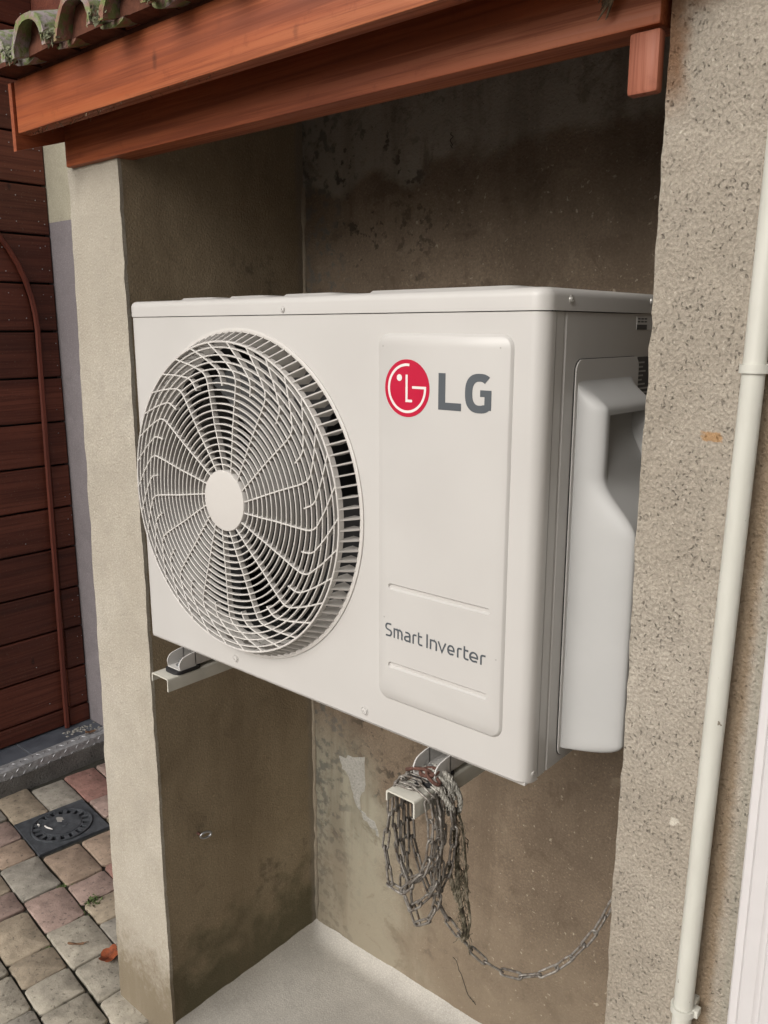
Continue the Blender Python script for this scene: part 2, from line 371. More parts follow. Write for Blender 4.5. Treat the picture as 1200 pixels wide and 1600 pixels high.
def tube(path, r, n=8, closed=False, cap=True):
    P = [Vector(q) for q in path]; N = len(P); v = []; f = []
    rr = r if isinstance(r, (list, tuple)) else [r]*N
    up = None
    for k in range(N):
        a = P[(k-1) % N] if (closed or k > 0) else P[k]; b = P[(k+1) % N] if (closed or k < N-1) else P[k]
        tng = (b-a).normalized()
        if up is None: up = tng.orthogonal().normalized()
        up = (up - tng*up.dot(tng)).normalized(); sd_ = tng.cross(up)
        for j in range(n):
            an = 2*PI*j/n; v.append(P[k] + (up*math.cos(an)+sd_*math.sin(an))*rr[k])
    m = N if closed else N-1
    for k in range(m):
        for j in range(n):
            a, b = k*n+j, k*n+(j+1) % n; c, d = ((k+1) % N)*n+(j+1) % n, ((k+1) % N)*n+j
            f.append((a, b, c, d))
    if cap and not closed: f.append(tuple(range(n-1, -1, -1))); f.append(tuple((N-1)*n+j for j in range(n)))
    return v, f
def prism(loops, axis, a, b):
    """outline (first) with holes, extruded along axis 0/1/2 from a to b; 2D points are the other two axes in order"""
    def p3(q, w):
        return {0: (w, q[0], q[1]), 1: (q[0], w, q[1]), 2: (q[0], q[1], w)}[axis]
    flat = [q for l in loops for q in l]; n = len(flat)
    tris = tessellate_polygon([[Vector((q[0], q[1], 0)) for q in l] for l in loops])
    v = [p3(q, a) for q in flat] + [p3(q, b) for q in flat]
    f = [tuple(t_) for t_ in tris] + [tuple(i+n for i in reversed(t_)) for t_ in tris]
    s = 0
    for l in loops:
        m = len(l)
        for k in range(m):
            i, j = s+k, s+(k+1) % m; f.append((i, j, j+n, i+n))
        s += m
    return v, f
def rrect(x0, x1, z0, z1, r, n=6):
    out = []
    for cx, cz, a0 in ((x1-r, z1-r, 0), (x0+r, z1-r, 90), (x0+r, z0+r, 180), (x1-r, z0+r, 270)):
        for k in range(n+1):
            a = R(a0+90*k/n); out.append((cx+r*math.cos(a), cz+r*math.sin(a)))
    return out
def circle(cx, cz, r, n=64, ph=0): return [(cx+r*math.cos(2*PI*k/n+ph), cz+r*math.sin(2*PI*k/n+ph)) for k in range(n)]
def stack(rings, closed_caps=True):
    """loft equal-length rings of 3D points"""
    n = len(rings[0]); v = [p_ for r_ in rings for p_ in r_]; f = []
    for k in range(len(rings)-1):
        for j in range(n):
            f.append((k*n+j, k*n+(j+1) % n, (k+1)*n+(j+1) % n, (k+1)*n+j))
    if closed_caps: f.append(tuple(range(n-1, -1, -1))); f.append(tuple((len(rings)-1)*n+j for j in range(n)))
    return v, f
def rough_block(name, mat, P000, P100, P010, P110, z0, z1, res=0.02, amp=0.0018, parent=None, freq=22, top=None):
    """plastered block: four plan corners, subdivided and shaken so that arrises are uneven; plan corners may differ top/bottom"""
    bm = bmesh.new()
    tp = top or (P000, P100, P010, P110)
    def pt(u, v_, w):
        def bl(c): return Vector((c[0][0], c[0][1]))*(1-u)*(1-v_) + Vector((c[1][0], c[1][1]))*u*(1-v_) + Vector((c[2][0], c[2][1]))*(1-u)*v_ + Vector((c[3][0], c[3][1]))*u*v_
        q = bl((P000, P100, P010, P110))*(1-w) + bl(tp)*w
        return Vector((q.x, q.y, z0+(z1-z0)*w))
    lx = (Vector(P100)-Vector(P000)).length; ly = (Vector(P010)-Vector(P000)).length; lz = z1-z0
    nx, ny, nz = max(1, round(lx/res)), max(1, round(ly/res)), max(1, round(lz/res))
    cache = {}
    def V(i, j, k):
        if (i, j, k) not in cache:
            q = pt(i/nx, j/ny, k/nz)
            d = noise.noise_vector(q*freq)*amp + noise.noise_vector(q*4)*amp*0.9 + noise.noise_vector(q*70)*amp*0.6
            cache[(i, j, k)] = bm.verts.new(q+d)
        return cache[(i, j, k)]
    for i in range(nx):
        for k in range(nz):
            for j in (0, ny): bm.faces.new((V(i,j,k), V(i+1,j,k), V(i+1,j,k+1), V(i,j,k+1)))
        for j in range(ny):
            for k in (0, nz): bm.faces.new((V(i,j,k), V(i+1,j,k), V(i+1,j+1,k), V(i,j+1,k)))
    for j in range(ny):
        for k in range(nz):
            for i in (0, nx): bm.faces.new((V(i,j,k), V(i,j+1,k), V(i,j+1,k+1), V(i,j,k+1)))
    o = bm_obj(name, bm, mat, None, 40)
    return adopt(o, parent) if parent is not None else o

# ================================================================= SETTING
GZ = -Z0
def sheet(name, x0, x1, y0, y1, z, mat, kind='structure', parent=None):
    o = mesh_obj(name, [(x0,y0,z),(x1,y0,z),(x1,y1,z),(x0,y1,z)], [(0,1,2,3)], mat)
    if kind: o['kind'] = kind
    return o
ground = sheet('ground', -60, 60, -60, 60, GZ-0.030, 'far_paving')
paving = empty('paving', (0,0,GZ), None, None); paving['kind'] = 'structure'
bedv, bedf = prism([[(-1.52,-1.3),(0.62,-1.3),(0.62,0.062),(-0.30,0.062),(-0.30,0.76),(-1.52,0.76)]], 2, GZ-0.028, GZ-0.009)
partv('sand_bed', bedv, bedf, 'joint_sand', paving, None)

SL = -0.11
PAL = {'b': (0.36, 0.30, 0.225), 'g': (0.34, 0.315, 0.27), 'p': (0.34, 0.25, 0.215), 'r': (0.33, 0.185, 0.155), 'o': (0.33, 0.25, 0.19), 'l': (0.40, 0.365, 0.30)}
def paver(u0, u1, c0, c1, colr, seed):
    rnd = random.Random(seed); g = 0.0032
    def P(u, c): return Vector((u + 0.11*(c-0.1), c + SL*u, 0))
    a, b, c_, d = P(u0+g, c0+g), P(u1-g, c0+g), P(u1-g, c1-g), P(u0+g, c1-g)
    cen = (a+b+c_+d)/4
    out = []
    for A, B in ((a,b),(b,c_),(c_,d),(d,a)):
        dir_ = (B-A).normalized()
        out.append(A+dir_*0.006*rnd.uniform(0.6,1.8)+Vector((rnd.uniform(-1,1),rnd.uniform(-1,1),0))*0.0015)
        out.append((A+B)/2+Vector((rnd.uniform(-1,1),rnd.uniform(-1,1),0))*0.0035)
        out.append(B-dir_*0.006*rnd.uniform(0.6,1.8)+Vector((rnd.uniform(-1,1),rnd.uniform(-1,1),0))*0.0015)
    tz = rnd.uniform(-0.0025, 0.0025); tx, ty = rnd.uniform(-.012,.012), rnd.uniform(-.012,.012)
    def ring(s, z): return [(q.x*s+cen.x*(1-s), q.y*s+cen.y*(1-s), GZ+z+tz+((q.x-cen.x)*tx+(q.y-cen.y)*ty)) for q in out]
    v, f = stack([ring(1.0, -0.02), ring(1.0, -0.005), ring(0.985, -0.0012), ring(0.958, 0.0)])
    f = f[:-2]; n = len(out); top0 = 3*n; ci = len(v); v.append((cen.x, cen.y, GZ+tz+0.0005))
    f += [(top0+j, top0+(j+1) % n, ci) for j in range(n)]
    o = partv('paver', v, f, 'paver_stone', paving, 50)
    k = rnd.uniform(0.88, 1.12); o.color = tuple(x*k for x in PAL[colr]) + (1,)
ROWC = [0.095 + 0.126*k for k in range(-10, 6)]
fixed = {  # row index from ROWC start: joints (u) and colours seen in the photograph
    10: ([-1.50, -1.295], 'b'),
}
seed = 100
for k in range(len(ROWC)-1):
    c0, c1 = ROWC[k], ROWC[k+1]
    row = round((c0-0.095)/0.126)
    if row == 0:    js = [-1.52, -1.295, None, -1.05, -0.855, -0.735, -0.62, -0.50, -0.36, -0.30]; cl = 'bbgopbgbb'
    elif row == 1:  js = [-1.49, -1.275, None, -1.045, -0.87, -0.72, -0.58, -0.46, -0.32]; cl = 'gggorbob'
    elif row == 2:  js = [-1.50, -1.27, -1.13, -0.98, -0.80, -0.66, -0.50, -0.33]; cl = 'rpbgobg'
    elif row == -1: js = [-1.50, -1.35, -1.205, -1.077, -0.872, -0.690, -0.500, -0.345, -0.20, -0.06, 0.10, 0.24, 0.40, 0.55]; cl = 'gpogplllgbobg'
    elif row == -2: js = [-1.50, -1.32, -1.16, -1.06, -0.945, -0.832, -0.637, -0.522, -0.402, -0.27, -0.13, 0.06, 0.18, 0.36, 0.5]; cl = 'opgbpbblllgobp'
    elif row == -3: js = [-1.50, -1.36, -1.18, -1.0, -0.86, -0.735, -0.60, -0.44, -0.30, -0.14, 0.02, 0.15, 0.33, 0.5]; cl = 'bgoplllglbobg'
    else:
        rr = random.Random(k); js = [-1.50]; cl = ''
        while js[-1] < 0.42: js.append(js[-1]+rr.choice((0.115, 0.155, 0.19))); cl += rr.choice('bgpoblg')
    for i in range(len(js)-1):
        u0, u1 = js[i], js[i+1]
        if u0 is None or u1 is None: continue
        if row in (0, 1) and -1.296 < u0 < -1.06: continue
        yc = (c0+c1)/2 + SL*(u0+u1)/2
        if yc > 0.70 or (u0 > -0.36 and yc > 0.085) or (u1 > -0.15 and yc > -0.02) or (yc-0.07 < -1.25): continue
        seed += 1; paver(u0, u1, c0, c1, cl[min(i, len(cl)-1)], seed)
# sparse weeds and moss in the joints
def tuft(cx, cy, n, sp, h, rnd):
    v, f = [], []
    for _ in range(n):
        x, y = cx+rnd.gauss(0, sp), cy+rnd.gauss(0, sp); a = rnd.uniform(0, 2*PI); w = rnd.uniform(.002, .005); hh = h*rnd.uniform(.4, 1.1); l = rnd.uniform(0, .012)
        d = Vector((math.cos(a), math.sin(a), 0)); s = Vector((-d.y, d.x, 0)); b = Vector((x, y, GZ-0.008))
        i = len(v); v += [b-s*w*.5, b+s*w*.5, b+d*l*.5+s*w+Vector((0,0,hh*.6)), b+d*l*.5-s*w+Vector((0,0,hh*.6)), b+d*l+Vector((0,0,hh))]
        f += [(i,i+1,i+2,i+3), (i+3,i+2,i+4)]
    return v, f
rnd = random.Random(5); V_, F_ = [], []
for cx, cy, n, sp, h in ((-0.725, 0.205, 90, 0.012, 0.016), (-0.70, 0.19, 40, 0.02, 0.008), (-0.86, 0.185, 30, 0.02, 0.006), (-0.40, 0.03, 30, 0.02, 0.008), (-1.05, 0.10, 30, 0.03, 0.006), (-0.66, 0.045, 30, 0.03, 0.005)):
    v, f = tuft(cx, cy, n, sp, h, rnd); o_ = len(V_); V_ += v; F_ += [tuple(i+o_ for i in q) for q in f]
tag(mesh_obj('joint_weeds', V_, F_, 'moss_green'), 'tiny green weeds growing in the paving joints', 'weeds', kind='stuff')

# ---- walls of the niche
pillar = empty('rendered_pillar', (-0.2, 0.3, GZ), 'pale beige rendered pillar with a dirty foot, under the left end of the timber beam', 'pillar')
YP, YB, XL, XR = 0.061, 0.55, -0.10, 0.985
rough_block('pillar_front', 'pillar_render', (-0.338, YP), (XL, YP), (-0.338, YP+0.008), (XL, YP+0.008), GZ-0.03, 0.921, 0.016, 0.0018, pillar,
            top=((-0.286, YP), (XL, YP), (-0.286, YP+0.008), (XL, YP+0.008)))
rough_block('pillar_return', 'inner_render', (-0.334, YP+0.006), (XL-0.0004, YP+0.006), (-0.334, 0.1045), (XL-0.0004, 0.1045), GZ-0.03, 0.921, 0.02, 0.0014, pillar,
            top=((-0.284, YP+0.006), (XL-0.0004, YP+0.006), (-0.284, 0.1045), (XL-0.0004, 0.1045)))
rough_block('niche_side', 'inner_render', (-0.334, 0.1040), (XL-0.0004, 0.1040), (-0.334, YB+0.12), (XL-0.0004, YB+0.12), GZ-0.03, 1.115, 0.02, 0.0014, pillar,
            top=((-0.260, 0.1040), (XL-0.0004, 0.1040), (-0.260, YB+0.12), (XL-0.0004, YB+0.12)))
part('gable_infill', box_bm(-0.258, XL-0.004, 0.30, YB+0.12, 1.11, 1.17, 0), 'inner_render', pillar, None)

pier = rough_block('house_wall', 'pier_render', (XR, YP), (2.30, YP), (XR, YB+0.12), (2.30, YB+0.12), GZ-0.03, 1.60, 0.014, 0.0022, None, 30)
tag(pier, 'pebbly beige rendered wall carrying the white downpipe', 'wall')
shade_wall = mesh_obj('added_shade_wall', *prism([[(2.301, -3.2), (2.6, -3.2), (2.6, 0.7), (2.301, 0.7)]], 2, GZ-0.03, 1.9), 'pier_render'); adopt(shade_wall, pier)  # added wall out of view, darkens the right side of the unit
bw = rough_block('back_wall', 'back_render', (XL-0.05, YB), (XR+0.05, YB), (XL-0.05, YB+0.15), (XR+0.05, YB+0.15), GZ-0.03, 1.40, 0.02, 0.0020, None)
tag(bw, 'stained brown and grey cement wall at the back of the niche', 'wall')
# flaked cement patch on the back wall
rnd = random.Random(3)
pp = [(-0.005,-0.497),(0.03,-0.485),(0.083,-0.467),(0.086,-0.52),(0.088,-0.56),(0.072,-0.585),(0.070,-0.615),(0.092,-0.63),(0.118,-0.642),(0.130,-0.675),(0.100,-0.66),(0.070,-0.64),(0.045,-0.60),(0.030,-0.56),(0.005,-0.53)]
pp2 = []
for k in range(len(pp)):
    a, b = pp[k], pp[(k+1) % len(pp)]
    for s in (0, .33, .66): pp2.append((a[0]*(1-s)+b[0]*s+rnd.uniform(-.005,.005), a[1]*(1-s)+b[1]*s+rnd.uniform(-.005,.005)))
def inset(poly, d):
    out = []; n = len(poly); area = sum(poly[k][0]*poly[(k+1) % n][1]-poly[(k+1) % n][0]*poly[k][1] for k in range(n)); sg = 1 if area > 0 else -1
    for k in range(n):
        a, b = Vector(poly[k-1]), Vector(poly[(k+1) % n]); e = (b-a).normalized(); out.append((poly[k][0]-e.y*d*sg, poly[k][1]+e.x*d*sg))
    return out
pin = inset(pp2, 0.006); v, f = prism([pin], 1, YB-0.0032, YB-0.0030); nn = len(pp2)
f = [q for q in f if all(i_ < nn for i_ in q)]; v = [(x, YB-0.0032, z) for x, z in pin] + [(x, YB+0.003, z) for x, z in inset(pp2, -0.004)]
f += [(k, (k+1) % nn, nn+(k+1) % nn, nn+k) for k in range(nn)]
adopt(mesh_obj('cement_patch', v, f, 'patch_cement', None, 80), bw)
# thin crack / root threads on the back wall
def wig(p0, p1, n, amp, rnd):
    out = []
    for k in range(n+1):
        s = k/n; out.append(tuple(a*(1-s)+b*s+rnd.uniform(-amp, amp)*(1 if 0 < k < n else 0) for a, b in zip(p0, p1)))
    return out
for a, b in (((0.375, YB-0.002, -0.90), (0.43, YB-0.002, -0.985)), ((0.43, YB-0.002, -0.985), (0.445, YB-0.002, -0.995)), ((0.33, YB-0.002, 0.985), (0.333, YB-0.003, 0.955))):
    pth = [(x, YB-0.0015, z) for x, y, z in wig(a, b, 9, 0.006, rnd)]
    v, f = tube(pth, 0.0007, 5); adopt(mesh_obj('crack_thread', v, f, 'seam_black'), bw)
# niche floor with coved edges
bm = bmesh.new(); nx, ny = 70, 36; vv = {}
for i in range(nx+1):
    for j in range(ny+1):
        x = XL-0.01+(XR-XL+0.02)*i/nx; y = 0.055+(YB-0.045)*j/ny
        d = min(x-XL, XR-x, YB-y); z = -1.072 + 0.030*max(0, 1-d/0.045)**2 + noise.noise(Vector((x*6, y*6, 1)))*0.004
        if j == 0: z = GZ-0.02
        vv[i, j] = bm.verts.new((x, y + (noise.noise(Vector((x*9, 3, 1)))*0.012 if j < 3 else 0), z))
for i in range(nx):
    for j in range(ny): bm.faces.new((vv[i,j], vv[i+1,j], vv[i+1,j+1], vv[i,j+1]))
tag(bm_obj('niche_floor', bm, 'niche_concrete', None, 60), kind='structure')
# corner filler strip
rnd = random.Random(8)
v, f = tube([(XL+rnd.uniform(-.002,.002), YB+rnd.uniform(-.002,.002), z/40) for z in range(-42, 38)], [0.0065+rnd.uniform(-.003,.003) for _ in range(80)], 7)
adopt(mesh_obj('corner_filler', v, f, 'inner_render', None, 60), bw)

# ---- door wall on the left (faces +X), strip wall between it and the pillar
strip = empty('corner_wall', (-1.3, 0.80, GZ), 'smooth lavender grey wall strip with a beige upper band, beside the wooden cladding', 'wall')
part('lower_coat', box_bm(-1.70, -0.30, 0.745, 0.85, GZ-0.02, 0.985, 0), 'strip_lavender', strip, None)
part('upper_coat', box_bm(-1.70, -0.30, 0.7445, 0.85, 0.985, 1.45, 0), 'strip_beige', strip, None)
for k in range(5): part('plank', box_bm(-1.70, -0.30, 0.742, 0.85, 1.453+0.16*k, 1.605+0.16*k, 0.004, 1), 'clad_wood', strip)
dw = mesh_obj('door_wall', *prism([[(-1.95,-1.4),(-1.695,-1.4),(-1.695,0.85),(-1.95,0.85)]], 2, GZ-0.03, 1.95), 'interior')
tag(dw, 'dark wall behind the red-brown wooden door and cladding', 'wall')
CLX, DRX = -1.655, -1.668
clad = empty('wood_cladding', (CLX, 0.70, -1.0), 'narrow dark red-brown cladding planks between the arched bead and the lavender wall strip', 'cladding')
door = empty('wooden_door', (DRX, 0.13, -1.0), 'dark red-brown plank door with a rounded top, above the slate doorstep', 'door')
AY, AR, AZ = 0.133, 0.528, 0.60
def edge_y(z): return AY+AR if z <= AZ else (AY+math.sqrt(max(0, AR*AR-(z-AZ)**2)) if z < AZ+AR else None)
zs = [-0.998, -0.922, -0.753, -0.583, -0.415, -0.247, -0.083, 0.085, 0.252, 0.421, 0.593, 0.767, 0.938, 1.112, 1.285, 1.458, 1.63, 1.80]
nails = []
for k in range(len(zs)-1):
    z0, z1 = zs[k]+0.004, zs[k+1]-0.004
    rnd = random.Random(k)
    tilt = rnd.uniform(-.0015, .0015)
    seg = [z0+(z1-z0)*s/6 for s in range(7)]
    ye = [edge_y(z) for z in seg]
    b = 0.004
    def plank(nm, left, right, xf, par):
        poly = left + right
        rings = []
        cx = sum(q[0] for q in poly)/len(poly); cz = sum(q[1] for q in poly)/len(poly)
        hw = max(q[0] for q in poly)-cx; hh = max(q[1] for q in poly)-cz
        inset = [(cx+(q[0]-cx)*(1-b/max(hw, .01)), cz+(q[1]-cz)*(1-b/max(hh, .01))) for q in poly]
        v, f = stack([[(xf-0.022, y, z) for y, z in poly], [(xf-b*0.7, y, z) for y, z in poly], [(xf+tilt, y, z) for y, z in inset]])
        partv(nm, v, f, 'clad_wood', par, None)
    if all(y is not None for y in ye):
        plank('plank', [(y+0.004, z) for y, z in zip(ye, seg)], [(0.742, z) for z in reversed(seg)], CLX, clad)
        plank('plank', [(-0.395, z0), (-0.395, z1)] if seg[-1] <= AZ else [(2*AY-y+0.004, z) for y, z in zip(ye, seg)], [(y-0.004, z) for y, z in zip(reversed(ye), reversed(seg))], DRX, door)
        if seg[-1] > AZ: plank('plank', [(-1.2, z0), (-1.2, z1)], [(2*AY-y-0.004, z) for y, z in zip(reversed(ye), reversed(seg))], CLX, clad)
    elif ye[0] is not None:
        sg = [z for z, y in zip(seg, ye) if y is not None]; yy = [y for y in ye if y is not None]
        plank('plank', [(-0.6, z0)] + [(-0.6, z1)], [(0.742, z1), (0.742, z0)] + [(yy[0]+0.004, z0)] + [(y+0.004, z) for y, z in list(zip(yy, sg))[1:]] + [(2*AY-y-0.004, z) for y, z in reversed(list(zip(yy, sg)))], CLX, clad) if False else plank('plank', [(-0.6, z0), (-0.6, z1)], [(0.742, z1), (0.742, z0)], CLX, clad)
    else:
        plank('plank', [(-0.6, z0), (-0.6, z1)], [(0.742, z1), (0.742, z0)], CLX, clad)
    zc0, zc1 = z0+(z1-z0)*.25, z0+(z1-z0)*.75
    for y in ((0.715, 0.735) if z1 < 0.6 else (0.70, 0.62, 0.56, 0.725)):
        for z in (zc0, zc1):
            if z1 < 0.6 and rnd.random() < 0.5: continue
            nails.append((CLX+0.001, y+rnd.uniform(-.006,.006), z+rnd.uniform(-.008,.008)))
    if z1 < 0.62 and rnd.random() < 0.3: nails.append((DRX+0.001, 0.55+rnd.uniform(-.05,.05), zc0))
for n_ in nails:
    bmn = bmesh.new(); bmesh.ops.create_icosphere(bmn, subdivisions=1, radius=0.0022, matrix=Matrix.Translation(n_))
    part('nail', bmn, 'zinc', clad, 60)
# bead following the arch then the straight edge
pts = []
pts += [(CLX+0.004, AY-AR, z_/10) for z_ in range(-9, 6)]
for k in range(0, 29):
    a = R(180*(1-k/28)); pts.append((CLX+0.004, AY+AR*math.cos(a), AZ+AR*math.sin(a)))
pts += [(CLX+0.004, AY+AR-0.0022*k, AZ-0.16*k) for k in range(1, 10)] + [(CLX+0.004, AY+AR-0.021, -0.997)]
v, f = tube(pts, 0.0105, 6); partv('bead', v, f, 'batten_wood', clad, 50)
part('jamb_foot', box_bm(CLX-0.004, CLX+0.003, 0.655, 0.742, -0.998, -0.925, 0.003), 'clad_wood', clad) 
# doorstep
step = empty('doorstep', (-1.6, 0.1, GZ), 'slate doorstep with metal checker-plate nosing over a rough concrete base', 'doorstep')
rough_block('concrete_base', 'step_concrete', (-1.72, -0.9), (-1.505, -0.9), (-1.72, 0.76), (-1.495, 0.76), GZ-0.02, -1.035, 0.025, 0.006, step)
for y0, y1 in ((-0.9, -0.34), (-0.335, 0.225-0.30+0.17), (0.10, 0.432), (0.437, 0.744)):
    part('slate_tile', box_bm(-1.70, -1.553, y0, y1, -1.03, -1.0, 0.0015, 1), 'slate', step, None)
part('grout_line', box_bm(-1.70, -1.553, -0.9, 0.744, -1.032, -1.0035, 0), 'grout', step, None)
prof = [(-1.553,-1.0005),(-1.510,-1.0005),(-1.503,-1.004),(-1.502,-1.045),(-1.506,-1.045),(-1.507,-1.006),(-1.512,-1.0045),(-1.553,-1.0045)]
v, f = prism([prof], 1, -0.9, 0.744); nose = partv('nosing', v, f, 'checker_plate', step, 40)
for k in range(34):
    y = -0.05+k*0.024
    for r_ in range(2):
        a = R(45 if (k+r_) % 2 else -45); z = -1.014-0.020*r_; d = Vector((0, math.cos(a), math.sin(a)))*0.009
        c = Vector((-1.5018, y, z)); v, f = tube([c-d, c-d*.3, c+d*.3, c+d], [.0006, .0022, .0022, .0006], 5); partv('tread_bar', v, f, 'checker_plate', nose, 60)
    a = R(45 if k % 2 else -45); d = Vector((math.sin(a), math.cos(a), 0))*0.009; c = Vector((-1.531, y, -1.0002))
    v, f = tube([c-d, c-d*.3, c+d*.3, c+d], [.0006, .0022, .0022, .0006], 5); partv('tread_bar', v, f, 'checker_plate', nose, 60)
# cement crumbs at the jamb foot
rnd = random.Random(12); V_, F_ = [], []
for _ in range(60):
    x, y = -1.62+abs(rnd.gauss(0, .025)), 0.665+rnd.gauss(0, .04); 
    if y > 0.74: continue
    s = rnd.uniform(.002, .006); i = len(V_)
    V_ += [(x-s, y-s, -1.0), (x+s, y-s*.6, -1.0), (x+s*.7, y+s, -1.0), (x-s*.7, y+s, -1.0), (x, y, -1.0+s*.8)]; F_ += [(i,i+1,i+4),(i+1,i+2,i+4),(i+2,i+3,i+4),(i+3,i,i+4)]
tag(mesh_obj('cement_crumbs', V_, F_, 'patch_cement'), 'pale cement crumbs scattered at the foot of the cladding', 'crumbs', kind='stuff')

# ---- drain
DA = math.atan(SL)
drain = empty('floor_drain', (-1.17, 0.347, GZ), 'square black plastic floor drain with a round slotted cover, set in the pavers', 'drain')
drain.rotation_euler.z = DA
def dpart(name, v, f, mat, parent=drain, smooth=40):
    o = mesh_obj(name, v, f, mat, parent, smooth); return o
sq = [(-.115,-.122),(.118,-.122),(.118,.122),(-.115,.122)]
v, f = prism([sq, list(reversed(circle(0,0,.1035,48)))], 2, -0.02, 0.0015); dpart('frame', v, f, 'drain_plastic')
slots = [list(reversed([(r_*math.cos(a), r_*math.sin(a)) for r_, a in ((.070, a0-.085), (.093, a0-.085), (.093, a0+.085), (.070, a0+.085))])) for a0 in [2*PI*k/18 for k in range(18)]]
v, f = prism([circle(0,0,.1015,54)] + slots, 2, -0.012, 0.004); cov = dpart('cover', v, f, 'drain_plastic')
v, f = prism([circle(0,0,.1015,54), list(reversed(circle(0,0,.096,54)))], 2, 0.0035, 0.0065); dpart('cover_rim', v, f, 'drain_plastic', cov)
v, f = prism([circle(0,0,.064,48)], 2, 0.0035, 0.006); dpart('centre_disc', v, f, 'drain_plastic', cov)
v, f = tube([(.006*math.cos(a)+.012, .010*math.sin(a)+.006, .0062) for a in [2*PI*k/14 for k in range(14)]], .0012, 5, True); dpart('key_mark', v, f, 'drain_plastic', cov)
v, f = prism([circle(0,0,.10,32)], 2, -0.03, -0.022); dpart('sump', v, f, 'seam_black')
# dried paint splash and a scrap on the cover
rnd = random.Random(2); bl = [( -.033+.016*(1+rnd.uniform(-.3,.3))*math.cos(a), .006+.012*(1+rnd.uniform(-.3,.3))*math.sin(a)) for a in [2*PI*k/14 for k in range(14)]]
v, f = prism([bl], 2, 0.0055, 0.0068); dpart('paint_splash', v, f, 'sticker_silver', cov)
v, f = tube([(-.028,-.048,.007),(-.012,-.047,.008),(.002,-.04,.007),(.012,-.036,.0075)], [.002,.003,.0025,.001], 5); dpart('white_streak', v, f, 'logo_white', cov)
v, f = tube([(-.062,-.058,.007),(-.05,-.064,.008),(-.044,-.06,.0075),(-.036,-.066,.007)], [.001,.0025,.002,.001], 5); dpart('white_streak', v, f, 'logo_white', cov)

# ---- leaves on the ground
def leaf(name, c, size, ang, mat, label, lobes=True, curl=0.35, wid=0.8):
    n = 22; v = []; f = []
    for k in range(n):
        a = 2*PI*k/n; r_ = size*(0.72+0.28*abs(math.cos(2.5*a)) if lobes else 1)
        x, y = r_*math.cos(a), r_*wid*math.sin(a)
        v.append((x, y, 0.004+curl*(x*x+y*y)/size*0.8+0.002*math.sin(3*a)))
    v.append((0, 0, 0.003)); f = [(k, (k+1) % n, n) for k in range(n)]
    top = [(x, y, z+0.0008) for x, y, z in v]; m = n+1
    f += [(m+(k+1) % n, m+k, m+n) for k in range(n)] + [(k, (k+1) % n, m+(k+1) % n, m+k) for k in range(n)]
    sv, sf = tube([(size*.9, 0, .004+curl*size*.6), (size*1.25, .002, .010), (size*1.5, .006, .006)], .0009, 5)
    o = mesh_obj(name, v+top, f, mat, None, None, c); o.rotation_euler.z = ang
    st = mesh_obj('stalk', sv, sf, mat, o, None); 
    return tag(o, label, 'leaf')
leaf('dry_leaf', (-0.475, 0.112, GZ+0.001), 0.034, R(120), 'leaf_orange', 'curled orange dead leaf on the pavers against the pillar', True, 0.55)
leaf('dry_leaf', (-0.592, 0.078, GZ+0.001), 0.024, R(40), 'leaf_brown', 'slim brown dead leaf lying flat on a pale paver', False, 0.15, 0.22)
leaf('dry_leaf', (-1.535, 0.675, -0.998), 0.022, R(60), 'leaf_brown', 'brown dead leaf lying on the slate doorstep', True, 0.3, 0.6)

# ================================================================= ROOF TIMBERS
beam = tag(bm_obj('timber_beam', box_bm(-0.268, 0.978, 0.048, 0.098, 0.921, 1.055, 0.003), 'beam_wood', None, 30), 'thick orange-stained timber lintel beam resting on the beige pillar', 'beam')
blk = box_bm(0.944, 0.980, 0.046, 0.062, 0.853, 0.917, 0.004)
tag(bm_obj('timber_block', blk, 'block_wood', None, 30), 'short rounded wooden block under the end of the lintel beside the pebbly wall', 'block')
fas = tag(bm_obj('fascia_board', box_bm(-0.262, 1.02, -0.05, -0.022, 0.968, 1.062, 0.003), 'beam_wood', None, 30), 'orange-stained fascia board under the edge of the roof tiles', 'board')
v, f = prism([[(-0.054,1.058),(-0.054,0.937),(0.68,1.17),(0.68,1.292)]], 0, -0.2765, -0.2645)
barge = tag(mesh_obj('barge_board', v, f, 'board_wood'), 'thin barge board closing the end of the little roof', 'board')
# roof: deck, rafters, tiles
roof = empty('tiled_roof', (0.4, 0.2, 1.05), 'small mossy clay-tiled lean-to roof over the niche', 'roof')
SLP = 0.32
def deck_z(y): return 1.050+SLP*(y+0.11)
v = [(-0.263, -0.048, deck_z(-0.048)), (1.03, -0.048, deck_z(-0.048)), (1.03, 0.68, deck_z(0.68)), (-0.263, 0.68, deck_z(0.68))]
v = v+[(a, b, c+0.018) for a, b, c in v]
partv('deck', v, [(0,1,2,3),(7,6,5,4),(0,4,5,1),(1,5,6,2),(2,6,7,3),(3,7,4,0)], 'board_wood', roof, None)
for x in (0.05, 0.42, 0.79):
    v = []
    for y in (-0.02, 0.66):
        for dx in (0, 0.06): v += [(x+dx, y, deck_z(y)-0.002), (x+dx, y, deck_z(y)-0.075)]
    partv('rafter', v, [(0,2,3,1),(4,5,7,6),(0,1,5,4),(2,6,7,3),(0,4,6,2),(1,3,7,5)], 'board_wood', roof, None)
